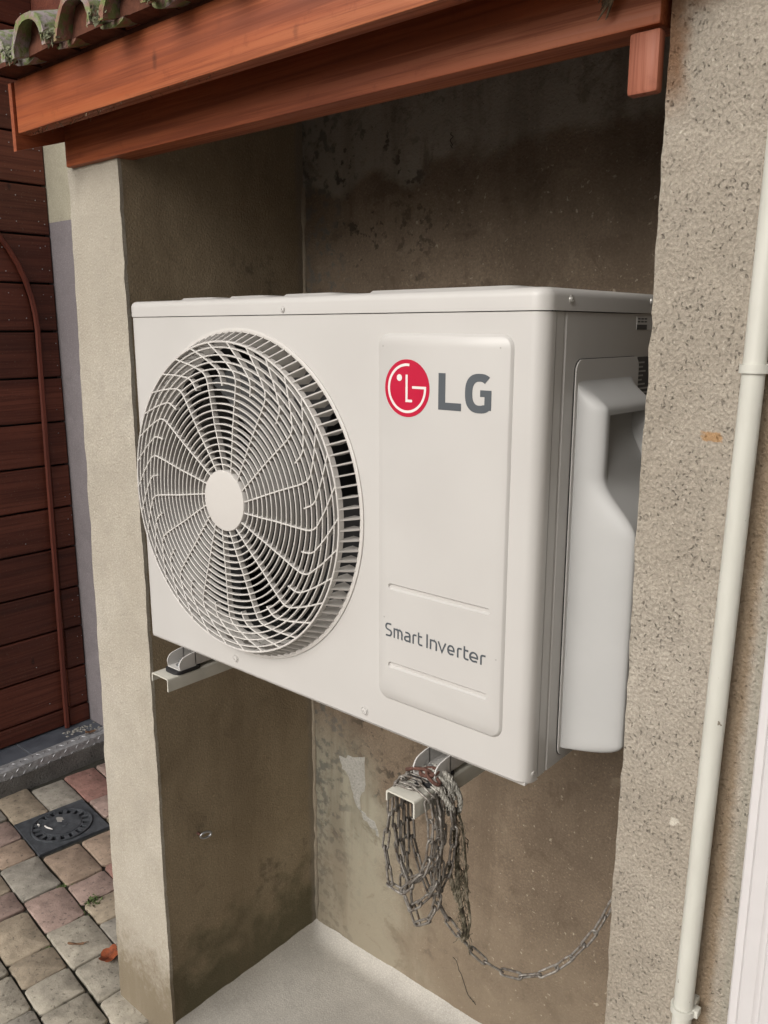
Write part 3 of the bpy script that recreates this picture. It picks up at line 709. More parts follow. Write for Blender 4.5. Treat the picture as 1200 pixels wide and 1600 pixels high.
def tile_v(xc, y0, y1, w, h, th, n=12, lift=0.0, sag=0.0):
    rings = []
    for (y, s) in ((y0, 1.0), ((y0+y1)/2, 0.97), (y1, 0.90)):
        zb = deck_z(y)+0.012+lift
        out = [(xc+s*w/2*math.cos(PI*k/n), y, zb+s*h*math.sin(PI*k/n)**0.85) for k in range(n+1)]
        inn = [(xc+s*(w/2-th)*math.cos(PI*k/n), y, zb+(s*h-th)*math.sin(PI*k/n)**0.85) for k in range(n, -1, -1)]
        rings.append([(x_+noise.noise(Vector((x_*30, y*30, z_*30)))*.002, y_+noise.noise(Vector((x_*25, 7, z_*25)))*.006, z_+noise.noise(Vector((x_*30, y*30, 3+z_*30)))*.002) for x_, y_, z_ in out+inn])
    return stack(rings)
rnd = random.Random(21)
for k in range(-1, 9):
    xc = -0.070 + 0.141*k
    dy = rnd.uniform(-.008, .008)
    for rowi in range(3):
        y0 = -0.113+dy+0.30*rowi
        v, f = tile_v(xc+rnd.uniform(-.004,.004), y0, y0+0.36, 0.120, 0.060, 0.011, 12, 0.012*0+0.010*rowi*0)
        tl = partv('roof_tile', v, f, 'clay_tile', roof, 45)
        if rowi == 0:
            w = 0.098; pl = [(xc+w/2*math.cos(PI*j/12), deck_z(y0+0.03)+0.010+0.047*math.sin(PI*j/12)**0.85) for j in range(13)]
            v, f = prism([pl], 1, y0+0.026, y0+0.075)
            v = [(a+noise.noise(Vector((a*40,b*40,c*40)))*.004, b+noise.noise(Vector((a*30,9,c*30)))*.01, c) for a, b, c in v]
            partv('mortar_plug', v, f, 'clay_mortar', tl, 40)
    # channel tile between the covers
    v, f = tile_v(xc+0.070, -0.085, 0.66, 0.085, -0.001, 0.010, 8)
    partv('channel_tile', v, f, 'clay_tile', roof, 45)
part('mortar_bed', box_bm(-0.260, 1.03, -0.045, -0.025, 1.060, 1.085, 0.003), 'clay_mortar', roof)
# moss beards hanging at the tile ends
rnd = random.Random(31); V_, F_ = [], []
for k in range(-1, 5):
    xe = -0.070+0.141*k+0.060
    for cx_, n_, ln in ((xe, 26, .016), (xe+.006, 14, .009), (xe-.118, 10, .006)):
        for _ in range(n_):
            x = cx_+rnd.gauss(0, .006); y = -0.108+rnd.gauss(0, .006); z = deck_z(-0.105)+0.016+abs(rnd.gauss(0, .010))
            a = rnd.uniform(0, 2*PI); l = ln*rnd.uniform(.2, 1); w = rnd.uniform(.0012, .003); s = Vector((math.cos(a), math.sin(a), 0))*w
            b = Vector((x, y, z)); t_ = b+Vector((rnd.gauss(0, .004), -abs(rnd.gauss(0, .004)), -l)); i = len(V_)
            V_ += [b-s, b+s, (b+t_)/2+s*1.4+Vector((rnd.gauss(0,.003),0,0)), t_, (b+t_)/2-s*1.4]; F_ += [(i,i+1,i+2,i+3,i+4)]
ms = mesh_obj('moss_beard', V_, F_, 'lichen'); adopt(ms, roof); ms['kind'] = 'stuff'
# withered plant scrap hanging on the beam end, web debris under the fascia
rnd = random.Random(41)
scr = empty('withered_sprig', (0.93, 0.04, 0.94), 'withered dark plant sprig hanging on the lintel beam near the pebbly wall', 'plant')
for k in range(11):
    p0 = Vector((0.940+rnd.uniform(-.006,.006), 0.040, 0.985+rnd.uniform(-.01,.01))); p1 = Vector((0.914+rnd.uniform(-.004,.010), 0.038+rnd.uniform(-.006,.003), 0.936+rnd.uniform(-.004,.028)))
    mid_ = (p0+p1)/2+Vector((rnd.uniform(-.004,.010), -.010+rnd.uniform(-.006,.006), rnd.uniform(-.006,.006)))
    v, f = tube([p0, (p0+mid_)/2+Vector((.003,0,.002)), mid_, (mid_+p1)/2, p1], [.0014, .0026, .0034, .002, .0005], 6); partv('dry_stalk', v, f, 'dry_plant', scr, 60)
rnd = random.Random(43); V_, F_ = [], []
for _ in range(260):
    x = -0.25+abs(rnd.gauss(0, .28)); y = -0.05+rnd.uniform(0, .026); b = Vector((x, y, 0.9682)); l = rnd.uniform(.002, .009)
    d = Vector((rnd.gauss(0, 1), rnd.gauss(-.3, .6), -abs(rnd.gauss(0, .6)))).normalized()*l; s = Vector((rnd.uniform(-1,1), rnd.uniform(-1,1), 0))*.0009; i = len(V_)
    V_ += [b-s, b+s, b+d+s*.5, b+d-s*.5]; F_ += [(i,i+1,i+2,i+3)]
db = mesh_obj('web_debris', V_, F_, 'dry_plant'); adopt(db, fas); db['kind'] = 'stuff'

# ================================================================= THE OUTDOOR UNIT
W, H, D = 0.8806, 0.65, 0.33
unit = empty('air_conditioner', (W/2, D/2, 0), 'off-white air conditioner outdoor unit with round fan grille, mounted inside the niche', 'air conditioner')
FX, FZ = 0.308, 0.3215
RB, RIM = 0.281, 0.260
rc = 0.020
def corner_profile(y_end, inset=0.0):
    """plan profile from the left seam round the front to the right seam"""
    pts = [(0.0+inset, y_end)]
    for k in range(9):
        a = R(180+90*k/8); pts.append((rc+(rc-inset)*math.cos(a), rc+(rc-inset)*math.sin(a)))
    pr = []
    for k in range(9):
        a = R(270+90*k/8); pr.append((W-rc+(rc-inset)*math.cos(a), rc+(rc-inset)*math.sin(a)))
    return pts, pr+[(W-inset, y_end)]
# front panel: flat sheet with the fan opening, then the two rounded edges, bottom hem
ZT = 0.6215
hole = list(reversed(circle(FX, FZ, RB-0.006, 96)))
lab = rrect(0.6205, 0.8395, 0.0565, 0.5935, 0.016)
fx0, fx1, fz0, fz1 = rc, W-rc, 0.004, ZT
outer = [(fx0, fz0), (fx1, fz0), (fx1, fz1), (fx0, fz1)]
loops = [outer, hole]
flat = [q for l in loops for q in l]
tris = tessellate_polygon([[Vector((q[0], q[1], 0)) for q in l] for l in loops])
v = [(q[0], 0.0, q[1]) for q in flat]; f = [tuple(t_) for t_ in tris]
# fan throat turned back
n0 = 4; nh = len(hole); base = len(v)
v += [(q[0], 0.014, q[1]) for q in hole]
f += [(n0+k, n0+(k+1) % nh, base+(k+1) % nh, base+k) for k in range(nh)]
pl_, pr_ = corner_profile(0.0265)
for pts_ in (pl_, pr_):
    lv = []
    for (x, y) in pts_:
        i = len(v); v += [(x, y+0.003, 0.0), (x, y, 0.004), (x, y, ZT)]; lv.append(i)
    for a, b in zip(lv, lv[1:]): f += [(a, b, b+1, a+1), (a+1, b+1, b+2, a+2)]
i = len(v); v += [(fx0, 0.003, 0), (fx1, 0.003, 0), (fx0, 0.0, 0.004), (fx1, 0.0, 0.004)]; f.append((i, i+1, i+3, i+2))
me = bpy.data.meshes.new('front_panel'); me.from_pydata(v, [], f); bm = bmesh.new(); bm.from_mesh(me); bmesh.ops.remove_doubles(bm, verts=bm.verts, dist=1e-5)
front = bm_obj('front_panel', bm, 'unit_paint', None, 25); adopt(front, unit)
# cabinet behind (sides, back, base)
side_prof = [(W-0.0005, 0.0285), (W-0.0005, 0.046), (W-0.0025, 0.048), (W-0.0025, 0.0515), (W-0.0005, 0.0535), (W-0.0005, D-0.012)]
side_prof += [(W-0.012+0.0115*math.cos(R(a)), D-0.012+0.0115*math.sin(R(a))) for a in (22, 45, 68, 90)]
inn = [(W-0.014, D-0.002), (W-0.003, D-0.012), (W-0.0045, 0.0285)]
v, f = prism([[(x, y) for x, y in side_prof] + inn], 2, 0.003, ZT); partv('side_panel', v, f, 'unit_paint', unit, 25)
part('left_panel', box_bm(0.0005, 0.003, 0.0285, D, 0.003, ZT, 0), 'unit_paint', unit)
part('rear_coil', box_bm(0.004, W-0.016, D-0.028, D-0.006, 0.004, ZT-0.002, 0), 'interior', unit)
part('base_pan', box_bm(0.006, W-0.006, 0.006, D-0.004, -0.003, 0.004, 0.001), 'unit_paint', unit)
part('seam_backing', box_bm(0.006, W-0.005, 0.022, 0.034, 0.005, ZT+0.004, 0), 'seam_black', unit) if False else None
v, f = prism([[(W-0.006, 0.024), (W-0.0035, 0.024), (W-0.0035, 0.031), (W-0.006, 0.031)]], 2, 0.005, ZT+0.002); partv('seam_gasket', v, f, 'seam_black', unit, None)
part('partition', box_bm(0.585, 0.590, 0.03, D-0.03, 0.005, ZT-0.005, 0), 'interior', unit)
part('inner_lining', box_bm(0.004, 0.585, 0.26, 0.285, 0.005, ZT-0.005, 0), 'interior', unit)
# top cover: lofted rounded-plan rings with rounded upper edge
def plan_ring(o, z, n=7):
    r_ = rc+0.002+0; x0, x1, y0, y1 = -0.002+o, W+0.002-o, -0.002+o, D+0.003-o
    return [(x, y, z) for x, y in rrect(x0, x1, y0, y1, max(r_-o, 0.004), n)]
rings = [plan_ring(0.0035, ZT+0.0016), plan_ring(0.0, ZT+0.0012), plan_ring(0.0, H-0.011)]
for k in range(1, 7):
    a = R(90*k/6); rings.append(plan_ring(0.011*(1-math.cos(a)), H-0.011+0.011*math.sin(a)))
rings.append(plan_ring(0.03, H))
v, f = stack(rings); topc = partv('top_cover', v, f, 'unit_paint', unit, 40)
for x0, x1, y0, y1 in ((0.06, 0.17, 0.06, 0.28), (0.20, 0.31, 0.06, 0.28), (0.34, 0.47, 0.06, 0.28), (0.53, 0.80, 0.06, 0.28)):
    bm = bmesh.new()
    r0 = [bm.verts.new((x, y, H-0.001)) for x, y in rrect(x0, x1, y0, y1, 0.02)]; r1 = [bm.verts.new((x, y, H+0.0065)) for x, y in rrect(x0+.008, x1-.008, y0+.008, y1-.008, 0.015)]
    for k in range(len(r0)): bm.faces.new((r0[k], r0[(k+1) % len(r0)], r1[(k+1) % len(r1)], r1[k]))
    bm.faces.new(r1); o = bm_obj('raised_pad', bm, 'unit_paint', None, 50); adopt(o, topc)
# raised label panel with two pressed grooves
def bar(z): return rrect(0.640, 0.817, z-0.0048, z+0.0048, 0.0045, 5)
PB = -0.0042
lo, li = rrect(0.6185, 0.8400, 0.0550, 0.5950, 0.018, 6), rrect(0.6225, 0.8360, 0.0590, 0.5910, 0.014, 6)
v, f = [], []
nl = len(lo)
v += [(x, 0.0004, z) for x, z in lo] + [(x*.75+X*.25, -0.0012, z*.75+Zz*.25) for (x, z), (X, Zz) in zip(lo, li)] + [(x*.2+X*.8, PB+0.0006, z*.2+Zz*.8) for (x, z), (X, Zz) in zip(lo, li)]
i3 = len(v); v += [(x, PB, z) for x, z in li]
for s in range(3): f += [(s*nl+k, s*nl+(k+1) % nl, (s+1)*nl+(k+1) % nl, (s+1)*nl+k) for k in range(nl)]
holes = [list(reversed(bar(0.234))), list(reversed(bar(0.1125)))]
flat = [q for l in [li]+holes for q in l]
tris = tessellate_polygon([[Vector((q[0], q[1], 0)) for q in l] for l in [li]+holes])
i4 = len(v); v += [(x, PB, z) for h_ in holes for x, z in h_]
f += [tuple(i3+q for q in t_) for t_ in tris]
s = i4
for h_ in holes:
    n_ = len(h_); cx = sum(q[0] for q in h_)/n_; cz = sum(q[1] for q in h_)/n_; b = len(v)
    v += [(cx+(x-cx)*0.985, PB+0.0030, cz+(z-cz)*0.45) for x, z in h_]
    f += [(s+k, s+(k+1) % n_, b+(k+1) % n_, b+k) for k in range(n_)] + [tuple(b+k for k in range(n_))]
    s += n_
me = bpy.data.meshes.new('t'); me.from_pydata(v, [], f); bm = bmesh.new(); bm.from_mesh(me); bmesh.ops.remove_doubles(bm, verts=bm.verts, dist=1e-6)
label_panel = bm_obj('label_panel', bm, 'unit_paint', None, 45); adopt(label_panel, unit)
for x, z in ((0.630, 0.578), (0.822, 0.578), (0.632, 0.185), (0.829, 0.170)):
    v, f = prism([circle(x, z, 0.0011, 8)], 1, PB-0.0002, PB+0.001); partv('rivet_dimple', v, f, 'sticker_silver', label_panel, None)
# emblem
EX, EZ, ER = 0.6731, 0.5219, 0.0390
v, f = prism([circle(EX, EZ, ER, 64)], 1, PB-0.0005, PB+0.0005); emb = partv('emblem', v, f, 'logo_red', unit, 40)
def mark(poly, nm='emblem_mark', mat='logo_white', par=emb, y=PB-0.0008):
    v, f = prism([poly], 1, y, PB-0.0001); return partv(nm, v, f, mat, par, None)
ro, ri = 0.0335, 0.0300
arc = [R(a) for a in range(82, 361, 6)]+[R(360)]
poly = [(EX+ro*math.cos(a), EZ+ro*math.sin(a)) for a in arc] + [(EX+0.0095, EZ), (EX+0.0095, EZ+0.0036), (EX+ro, EZ+0.0036)][0:0] 
poly = [(EX+ro*math.cos(a), EZ+ro*math.sin(a)) for a in arc] + [(EX+ro, EZ+0.0034), (EX+0.0095, EZ+0.0034), (EX+0.0095, EZ), (EX+ri, EZ)] + [(EX+ri*math.cos(a), EZ+ri*math.sin(a)) for a in reversed(arc[:-1])]
mark(poly)
mark([(EX-0.0020, EZ+0.0185), (EX-0.0020, EZ-0.0185), (EX+0.0095, EZ-0.0185), (EX+0.0095, EZ-0.0150), (EX+0.0016, EZ-0.0150), (EX+0.0016, EZ+0.0185)])
mark(circle(EX-0.0130, EZ+0.0140, 0.0046, 20))
# LG letters
x0, x1, z0, z1, sw = 0.7270, 0.7640, 0.4965, 0.5445, 0.0112
mark([(x0, z0), (x1, z0), (x1, z0+0.0098), (x0+sw, z0+0.0098), (x0+sw, z1), (x0, z1)], 'letter', 'logo_grey', unit, PB-0.0005)
gx, gz = 0.7925, 0.5205
def sup(a, rx, rz, e=0.80): return (gx+rx*abs(math.cos(a))**e*(1 if math.cos(a) >= 0 else -1), gz+rz*abs(math.sin(a))**e*(1 if math.sin(a) >= 0 else -1))
aa = [R(a) for a in range(52, 309, 8)]
poly = [sup(a, 0.0225, 0.0250) for a in aa] + [(0.8105, 0.4995), (0.8105, 0.5250), (0.7935, 0.5250), (0.7935, 0.5165), (0.8003, 0.5165), (0.8003, 0.5063)] + [sup(a, 0.0112, 0.0152) for a in reversed(aa) if a < R(300)]
mark(poly, 'letter', 'logo_grey', unit, PB-0.0005)
# lettering: monoline strokes
def ribbon(pts, w):
    P = [Vector(q) for q in pts]; v, f = [], []
    for k, c in enumerate(P):
        a = (c-P[k-1]).normalized() if k else (P[1]-P[0]).normalized(); b = (P[k+1]-c).normalized() if k < len(P)-1 else a
        n1 = Vector((-a.y, a.x)); n2 = Vector((-b.y, b.x)); m_ = (n1+n2).normalized(); m_ = m_/max(0.5, m_.dot(n1))
        v += [c+m_*w/2, c-m_*w/2]
    f = [(2*k, 2*k+1, 2*k+3, 2*k+2) for k in range(len(P)-1)]
    return v, f
def arcp(cx, cz, rx, rz, a0, a1, n=10): return [(cx+rx*math.cos(R(a0+(a1-a0)*k/n)), cz+rz*math.sin(R(a0+(a1-a0)*k/n))) for k in range(n+1)]
CH, XH, SW = 0.0208, 0.0152, 0.0027
def glyph(ch, w):
    h, x = CH-SW/2, XH-SW/2; b = SW/2; l, r_ = b, w-b; q = min(0.0042, w*0.4)
    if ch == 'S':
        m_ = CH*0.52
        return [[(r_, h)] + arcp(l+q, h-q, q, q, 90, 180, 6) + arcp(l+q, m_+q*0.75, q, q*0.75, 180, 250, 4) + arcp(r_-q, m_-q*0.95, q, q*0.75, 70, 0, 4) + arcp(r_-q, b+q, q, q, 0, -90, 6) + [(l, b)]]
    if ch == 'm':
        m_ = w/2
        return [[(l, 0), (l, x)] + [(m_-q*.6, x)] + arcp(m_-q*.6, x-q*.6, q*.6, q*.6, 90, 0, 4) + [(m_, 0)], [(m_-q*.6, x)] + [(r_-q, x)] + arcp(r_-q, x-q, q, q, 90, 0, 6) + [(r_, 0)]]
    if ch == 'n': return [[(l, 0), (l, x)] + [(r_-q, x)] + arcp(r_-q, x-q, q, q, 90, 0, 6) + [(r_, 0)]]
    if ch == 'r': return [[(l, 0)] + arcp(l+q*.9, x-q*.9, q*.9, q*.9, 180, 90, 6) + [(w, x)]]
    if ch == 't': return [[(l, CH*0.94)] + arcp(l+q*.9, b+q*.9, q*.9, q*.9, 180, 270, 6) + [(w, b)], [(l, x), (w*0.95, x)]]
    if ch == 'I': return [[(w/2, 0), (w/2, CH)]]
    if ch == 'v': return [[(l*.6, XH), (w/2, b*.6), (w-l*.6, XH)]]
    if ch == 'a': return [[(l+w*.08, x)] + arcp(r_-q, x-q, q, q, 90, 0, 6) + [(r_, b)] + arcp(l+q*.75, XH*.30, q*.75, XH*.30-b, 270, 90, 8) + [(r_, XH*.60)]]
    if ch == 'e':
        rx, rz = (w-SW)/2, (XH-SW)/2
        return [[(l, XH*.46), (r_, XH*.46)] + arcp(w/2, XH/2+.0002, rx, rz, 0, 300, 22) + [(r_-.0004, b+.0004)]]
LX0, LK = 0.6345-80*0.0001808, 0.0001808
lt = empty('lettering', (0.72, PB, 0.16), None, None); adopt(lt, unit)
for ch, a, b in (('S',80,152),('m',168,264),('a',279,347),('r',366,408),('t',421,467),('I',506,522),('n',541,613),('v',620,700),('e',711,782),('r',804,848),('t',865,912),('e',918,1000),('r',1018,1066)):
    v, f = [], []
    for st in glyph(ch, (b-a)*LK):
        sv, sf = ribbon(st, SW); o_ = len(v); v += [(LX0+a*LK+q.x, PB-0.0004-0.000006*(o_+iq), 0.1568+q.y) for iq, q in enumerate(sv)]; f += [tuple(i+o_ for i in q) for q in sf]
    partv('letter', v, f, 'logo_grey', lt, None)
# screws
def screw(c, axis, r=0.0058, par=unit, mat='unit_paint'):
    prof = [(r*1.35, 0.0002), (r*1.3, 0.0012), (r*1.12, 0.0012), (r*1.05, 0.0003), (r, 0.0003), (r*0.95, 0.0018), (r*0.6, 0.0026), (r*0.35, 0.0026), (r*0.3, 0.0014)]
    rings = []
    for q, h_ in prof:
        ring = []
        for k in range(16):
            a = 2*PI*k/16
            if axis == 1: ring.append((c[0]+q*math.cos(a), c[1]-h_, c[2]+q*math.sin(a)))
            elif axis == 0: ring.append((c[0]+h_, c[1]+q*math.cos(a), c[2]+q*math.sin(a)))
            else: ring.append((c[0]+q*math.cos(a), c[1]+q*math.sin(a), c[2]+h_))
        rings.append(ring)
    v, f = stack(rings); return partv('screw', v, f, mat, par, 40)
screw((0.425, -0.002, 0.630), 1, 0.0038); screw((0.274, 0, 0.021), 1); screw((0.588, 0, 0.0185), 1)
screw((W+0.002, 0.057, 0.636), 0, 0.0042, unit, 'screw_metal'); screw((W+0.002, 0.292, 0.640), 0, 0.0042, unit, 'screw_metal'); screw((W-0.002, 0.0185, 0.0135), 0, 0.0042)
# side stickers
v, f = prism([rrect(0.252, 0.318, 0.600, 0.618, 0.001)], 0, W-0.0006, W+0.0002); stk = partv('sticker', v, f, 'unit_paint', unit, None)
for k, (y0, y1, z0, z1) in enumerate([(0.252, 0.285, 0.600, 0.607)] + [(0.254+0.011*(k % 3), 0.262+0.011*(k % 3), 0.610+0.004*(k//3), 0.612+0.004*(k//3)) for k in range(6)]):
    v, f = prism([[(y0, z0), (y1, z0), (y1, z1), (y0, z1)]], 0, W, W+0.0005); partv('print', v, f, 'sticker_dark', stk, None)
v, f = prism([rrect(0.262, 0.315, 0.45, 0.562, 0.001)], 0, W-0.0006, W+0.0002); stk = partv('rating_sticker', v, f, 'sticker_dark', unit, None)
rnd = random.Random(4)
for k in range(16):
    z = 0.555-k*0.0062; y0 = 0.265; y1 = y0+rnd.uniform(.012, .045)
    v, f = prism([[(y0, z), (y1, z), (y1, z-0.0022), (y0, z-0.0022)]], 0, W, W+0.0005); partv('print', v, f, 'sticker_silver', stk, None)
# ---- valve cover on the side
vc_y0, vc_y1 = 0.084, 0.246
v, f = prism([rrect(0.078, 0.262, 0.012, 0.563, 0.016, 5)], 0, W-0.0006, W+0.0025); vcov = partv('valve_cover', v, f, 'unit_paint', unit, 30)
v, f = prism([rrect(0.0773, 0.2627, 0.0113, 0.5637, 0.0165, 5)], 0, W-0.0006, W+0.0008); partv('cover_gap', v, f, 'seam_black', vcov, None)
# bulge as a height field over (y, z): depth(z) with rounded rim
def smooth(a, b, x):
    s = min(1, max(0, (x-a)/(b-a))); return s*s*(3-2*s)
def bulge(y, z):
    top = smooth(0.537, 0.498, z)
    dep = 0.036*top + 0.048*smooth(0.415, 0.335, z)
    dz = max(0, (z-0.026)); rb = 0.024
    e = math.sqrt(max(0, 1-(1-min(1, dz/rb))**2))
    dy = max(0, min(y-vc_y0, vc_y1-y)); ry = 0.017
    ey = math.sqrt(max(0, 1-(1-min(1, dy/ry))**2))
    d = dep*e*ey
    # handle pocket
    py = smooth(0.106, 0.111, y)*smooth(0.230, 0.225, y)
    if z < 0.4925 and z > 0.40:
        d -= 0.024*py*smooth(0.4925, 0.489, z)*smooth(0.405, 0.470, z)
    return max(d, 0.0)
ys_ = sorted(set([vc_y0, vc_y1] + [vc_y0+0.017*(1-math.cos(R(90*k/9))) for k in range(10)] + [vc_y1-0.017*(1-math.cos(R(90*k/9))) for k in range(10)] + [0.103+0.001*k for k in range(11)] + [0.12+0.01*k for k in range(11)] + [0.222+0.001*k for k in range(9)]))
ys_ = [y for y in ys_ if vc_y0 <= y <= vc_y1]
zs_ = sorted(set([0.0265+0.024*(1-math.cos(R(90*k/8))) for k in range(9)] + [0.05+0.02*k for k in range(14)] + [0.32+0.004*k for k in range(31)] + [0.44+0.0012*k for k in range(46)] + [0.495+0.003*k for k in range(16)]))
bm = bmesh.new(); g_ = [[bm.verts.new((W+0.0022+bulge(y, z), y, z)) for z in zs_] for y in ys_]
for i in range(len(ys_)-1):
    for j in range(len(zs_)-1): bm.faces.new((g_[i][j], g_[i+1][j], g_[i+1][j+1], g_[i][j+1]))
# closing bottom
o = bm_obj('cover_bulge', bm, 'cover_plastic', None, 60); adopt(o, vcov)
# ---- fan grille
grille = empty('fan_grille', (FX, 0, FZ), None, None); adopt(grille, unit); 
def gpart(name, v, f, smooth=30, mat='grille_plastic'):
    o = mesh_obj(name, v, f, mat, grille, smooth); return o
def dome(r_): return -0.0365 + 0.0035*(r_/RIM)**4      # face of the grille, slightly crowned
def ring_mesh(r_, th, y0, dep, n=104):
    rings = []
    prof = [(r_-th/2, y0+0.0006), (r_-th/4, y0), (r_+th/4, y0), (r_+th/2, y0+0.0006), (r_+th/2*0.8, y0+dep), (r_-th/2*0.8, y0+dep)]
    v, f = [], []
    m = len(prof)
    for k in range(n):
        a = 2*PI*k/n; v += [(q*math.cos(a), y, q*math.sin(a)) for q, y in prof]
    for k in range(n):
        for j in range(m): f.append((k*m+j, k*m+(j+1) % m, ((k+1) % n)*m+(j+1) % m, ((k+1) % n)*m+j))
    return v, f
NR = 18
for k in range(NR):
    r_ = 0.0515 + (RIM-0.0515)*(k+0.85)/(NR+0.75)
    if k == NR-1: r_ += 0.001
    gpart('ring', *ring_mesh(r_, 0.0024, dome(r_), 0.0070), 35)
gpart('rim', *ring_mesh(RIM, 0.0032, dome(RIM)-0.0006, 0.011), 35)
gpart('base_flange', *ring_mesh(0.2778, 0.0068, -0.0025, 0.004), 35)
# centre cap
rings = [[(r_*math.cos(2*PI*k/48), y, r_*math.sin(2*PI*k/48)) for k in range(48)] for r_, y in ((0.0515, -0.024), (0.0515, -0.0372), (0.0507, -0.0382), (0.047, -0.0388))]
gpart('centre_cap', *stack(rings), 40)
FULL = [(0.0500, -1.2), (0.066, 2.2), (0.085, 4.6), (0.118, 7.2), (0.150, 8.3), (0.180, 8.9), (0.200, 9.5), (0.2095, 10.6), (0.2165, 12.4), (0.2225, 14.8), (0.2310, 18.0), (0.2420, 22.0), (0.2510, 25.0), (0.2600, 27.6)]
HALF = [(0.1900, 8.6)] + FULL[6:]
def spoke_mesh(path):
    P = []
    def smp(pts):
        out = []
        for a, b in zip(pts, pts[1:]):
            for s in range(3): out.append((a[0]+(b[0]-a[0])*s/3, a[1]+(b[1]-a[1])*s/3))
        return out+[pts[-1]]
    # Catmull-Rom through the points
    pts = [path[0]]+path+[path[-1]]; out = []
    for i in range(1, len(pts)-2):
        for s in range(4):
            t_ = s/4; p0, p1, p2, p3 = pts[i-1], pts[i], pts[i+1], pts[i+2]
            out.append(tuple(0.5*(2*p1[j]+(p2[j]-p0[j])*t_+(2*p0[j]-5*p1[j]+4*p2[j]-p3[j])*t_**2+(3*p1[j]-p0[j]-3*p2[j]+p3[j])*t_**3) for j in (0, 1)))
    out.append(path[-1])
    xy = [Vector((q*math.cos(R(a)), q*math.sin(R(a)))) for q, a in out]
    v, f = [], []
    for k, c in enumerate(xy):
        tng = (xy[min(k+1, len(xy)-1)]-xy[max(k-1, 0)]).normalized(); nrm = Vector((-tng.y, tng.x))
        y0 = dome(out[k][0])-0.0004
        for w, y in ((-.00125, y0+.0006), (-.0006, y0), (.0006, y0), (.00125, y0+.0006), (.0010, y0+.0105), (-.0010, y0+.0105)):
            q = c+nrm*w; v.append((q.x, y, q.y))
    m = 6
    for k in range(len(xy)-1):
        for j in range(m): f.append((k*m+j, k*m+(j+1) % m, (k+1)*m+(j+1) % m, (k+1)*m+j))
    f += [tuple(range(m)), tuple((len(xy)-1)*m+j for j in range(m))]
    return v, f
NS = 17
full_o = gpart('spoke', *spoke_mesh(FULL), 35); half_o = gpart('short_spoke', *spoke_mesh(HALF), 35)
OFF = 6.0
for k in range(NS):
    for src, dl in ((full_o, 0), (half_o, 180/NS)):
        o = src if k == 0 else src.copy()
        if k: col.objects.link(o); o.parent = grille
        o.rotation_euler = (0, -R(OFF+360*k/NS+dl), 0)
# slanting fins between the rim and the base flange
fv = []
ff = []
w = 0.0012
tri = [(RIM-0.001, dome(RIM)+0.0002), (RIM+0.001, dome(RIM)), (0.2765, -0.0018), (0.2745, 0.007), (0.2570, 0.004), (0.2575, -0.022)]
for s in (-w, w):
    fv += [(q, y, s) for q, y in tri]
n_ = len(tri); ff = [tuple(range(n_)), tuple(n_+k for k in reversed(range(n_)))] + [(k, (k+1) % n_, n_+(k+1) % n_, n_+k) for k in range(n_)]
fin = gpart('fin', fv, ff, None)
for k in range(102):
    o = fin if k == 0 else fin.copy()
    if k: col.objects.link(o); o.parent = grille
    o.rotation_euler = (0, -R(3.5294*k+1.0), 0)
# throat and fan behind the grille
rings = [[(FX+r_*math.cos(2*PI*k/72), y, FZ+r_*math.sin(2*PI*k/72)) for k in range(72)] for r_, y in ((RB-0.006, 0.004), (0.266, 0.012), (0.256, 0.026), (0.250, 0.05), (0.248, 0.08))]
v, f = stack(rings[:3], False); shr = partv('fan_shroud', v, f, 'grille_plastic', unit, 50)
v, f = stack(rings[2:], False); partv('shroud_throat', v, f, 'interior', shr, 50)  # rear of the shroud blackened: shade behind the grille put into its colour
fan = empty('fan', (FX, 0.07, FZ), None, None); adopt(fan, unit)
rings = [[(r_*math.cos(2*PI*k/36), y, r_*math.sin(2*PI*k/36)) for k in range(36)] for r_, y in ((0.062, 0.06), (0.062, -0.012), (0.056, -0.018), (0.01, -0.020))]
mesh_obj('fan_hub', *stack(rings), 'fan_plastic', fan, 40)
bv, bf = [], []
for i in range(9):
    r_ = 0.06+0.176*i/8
    for j in range(9):
        s = j/8; a = R(-34+68*s + 14*(i/8)); y = 0.050-0.062*s*(0.75+0.25*i/8)+0.012*math.sin(PI*s)
        bv.append((r_*math.cos(a), y, r_*math.sin(a)))
for i in range(8):
    for j in range(8): bf.append((i*9+j, i*9+j+1, (i+1)*9+j+1, (i+1)*9+j))
m_ = len(bv); bv2 = bv + [(x, y+0.003, z) for x, y, z in bv]
bf2 = bf + [tuple(m_+q for q in reversed(t_)) for t_ in bf]
blade = mesh_obj('blade', bv2, bf2, 'fan_plastic', fan, 40); 
for k in range(3):
    o = blade if k == 0 else blade.copy()
    if k: col.objects.link(o); o.parent = fan
    o.rotation_euler = (0, -R(80+120*k), 0)
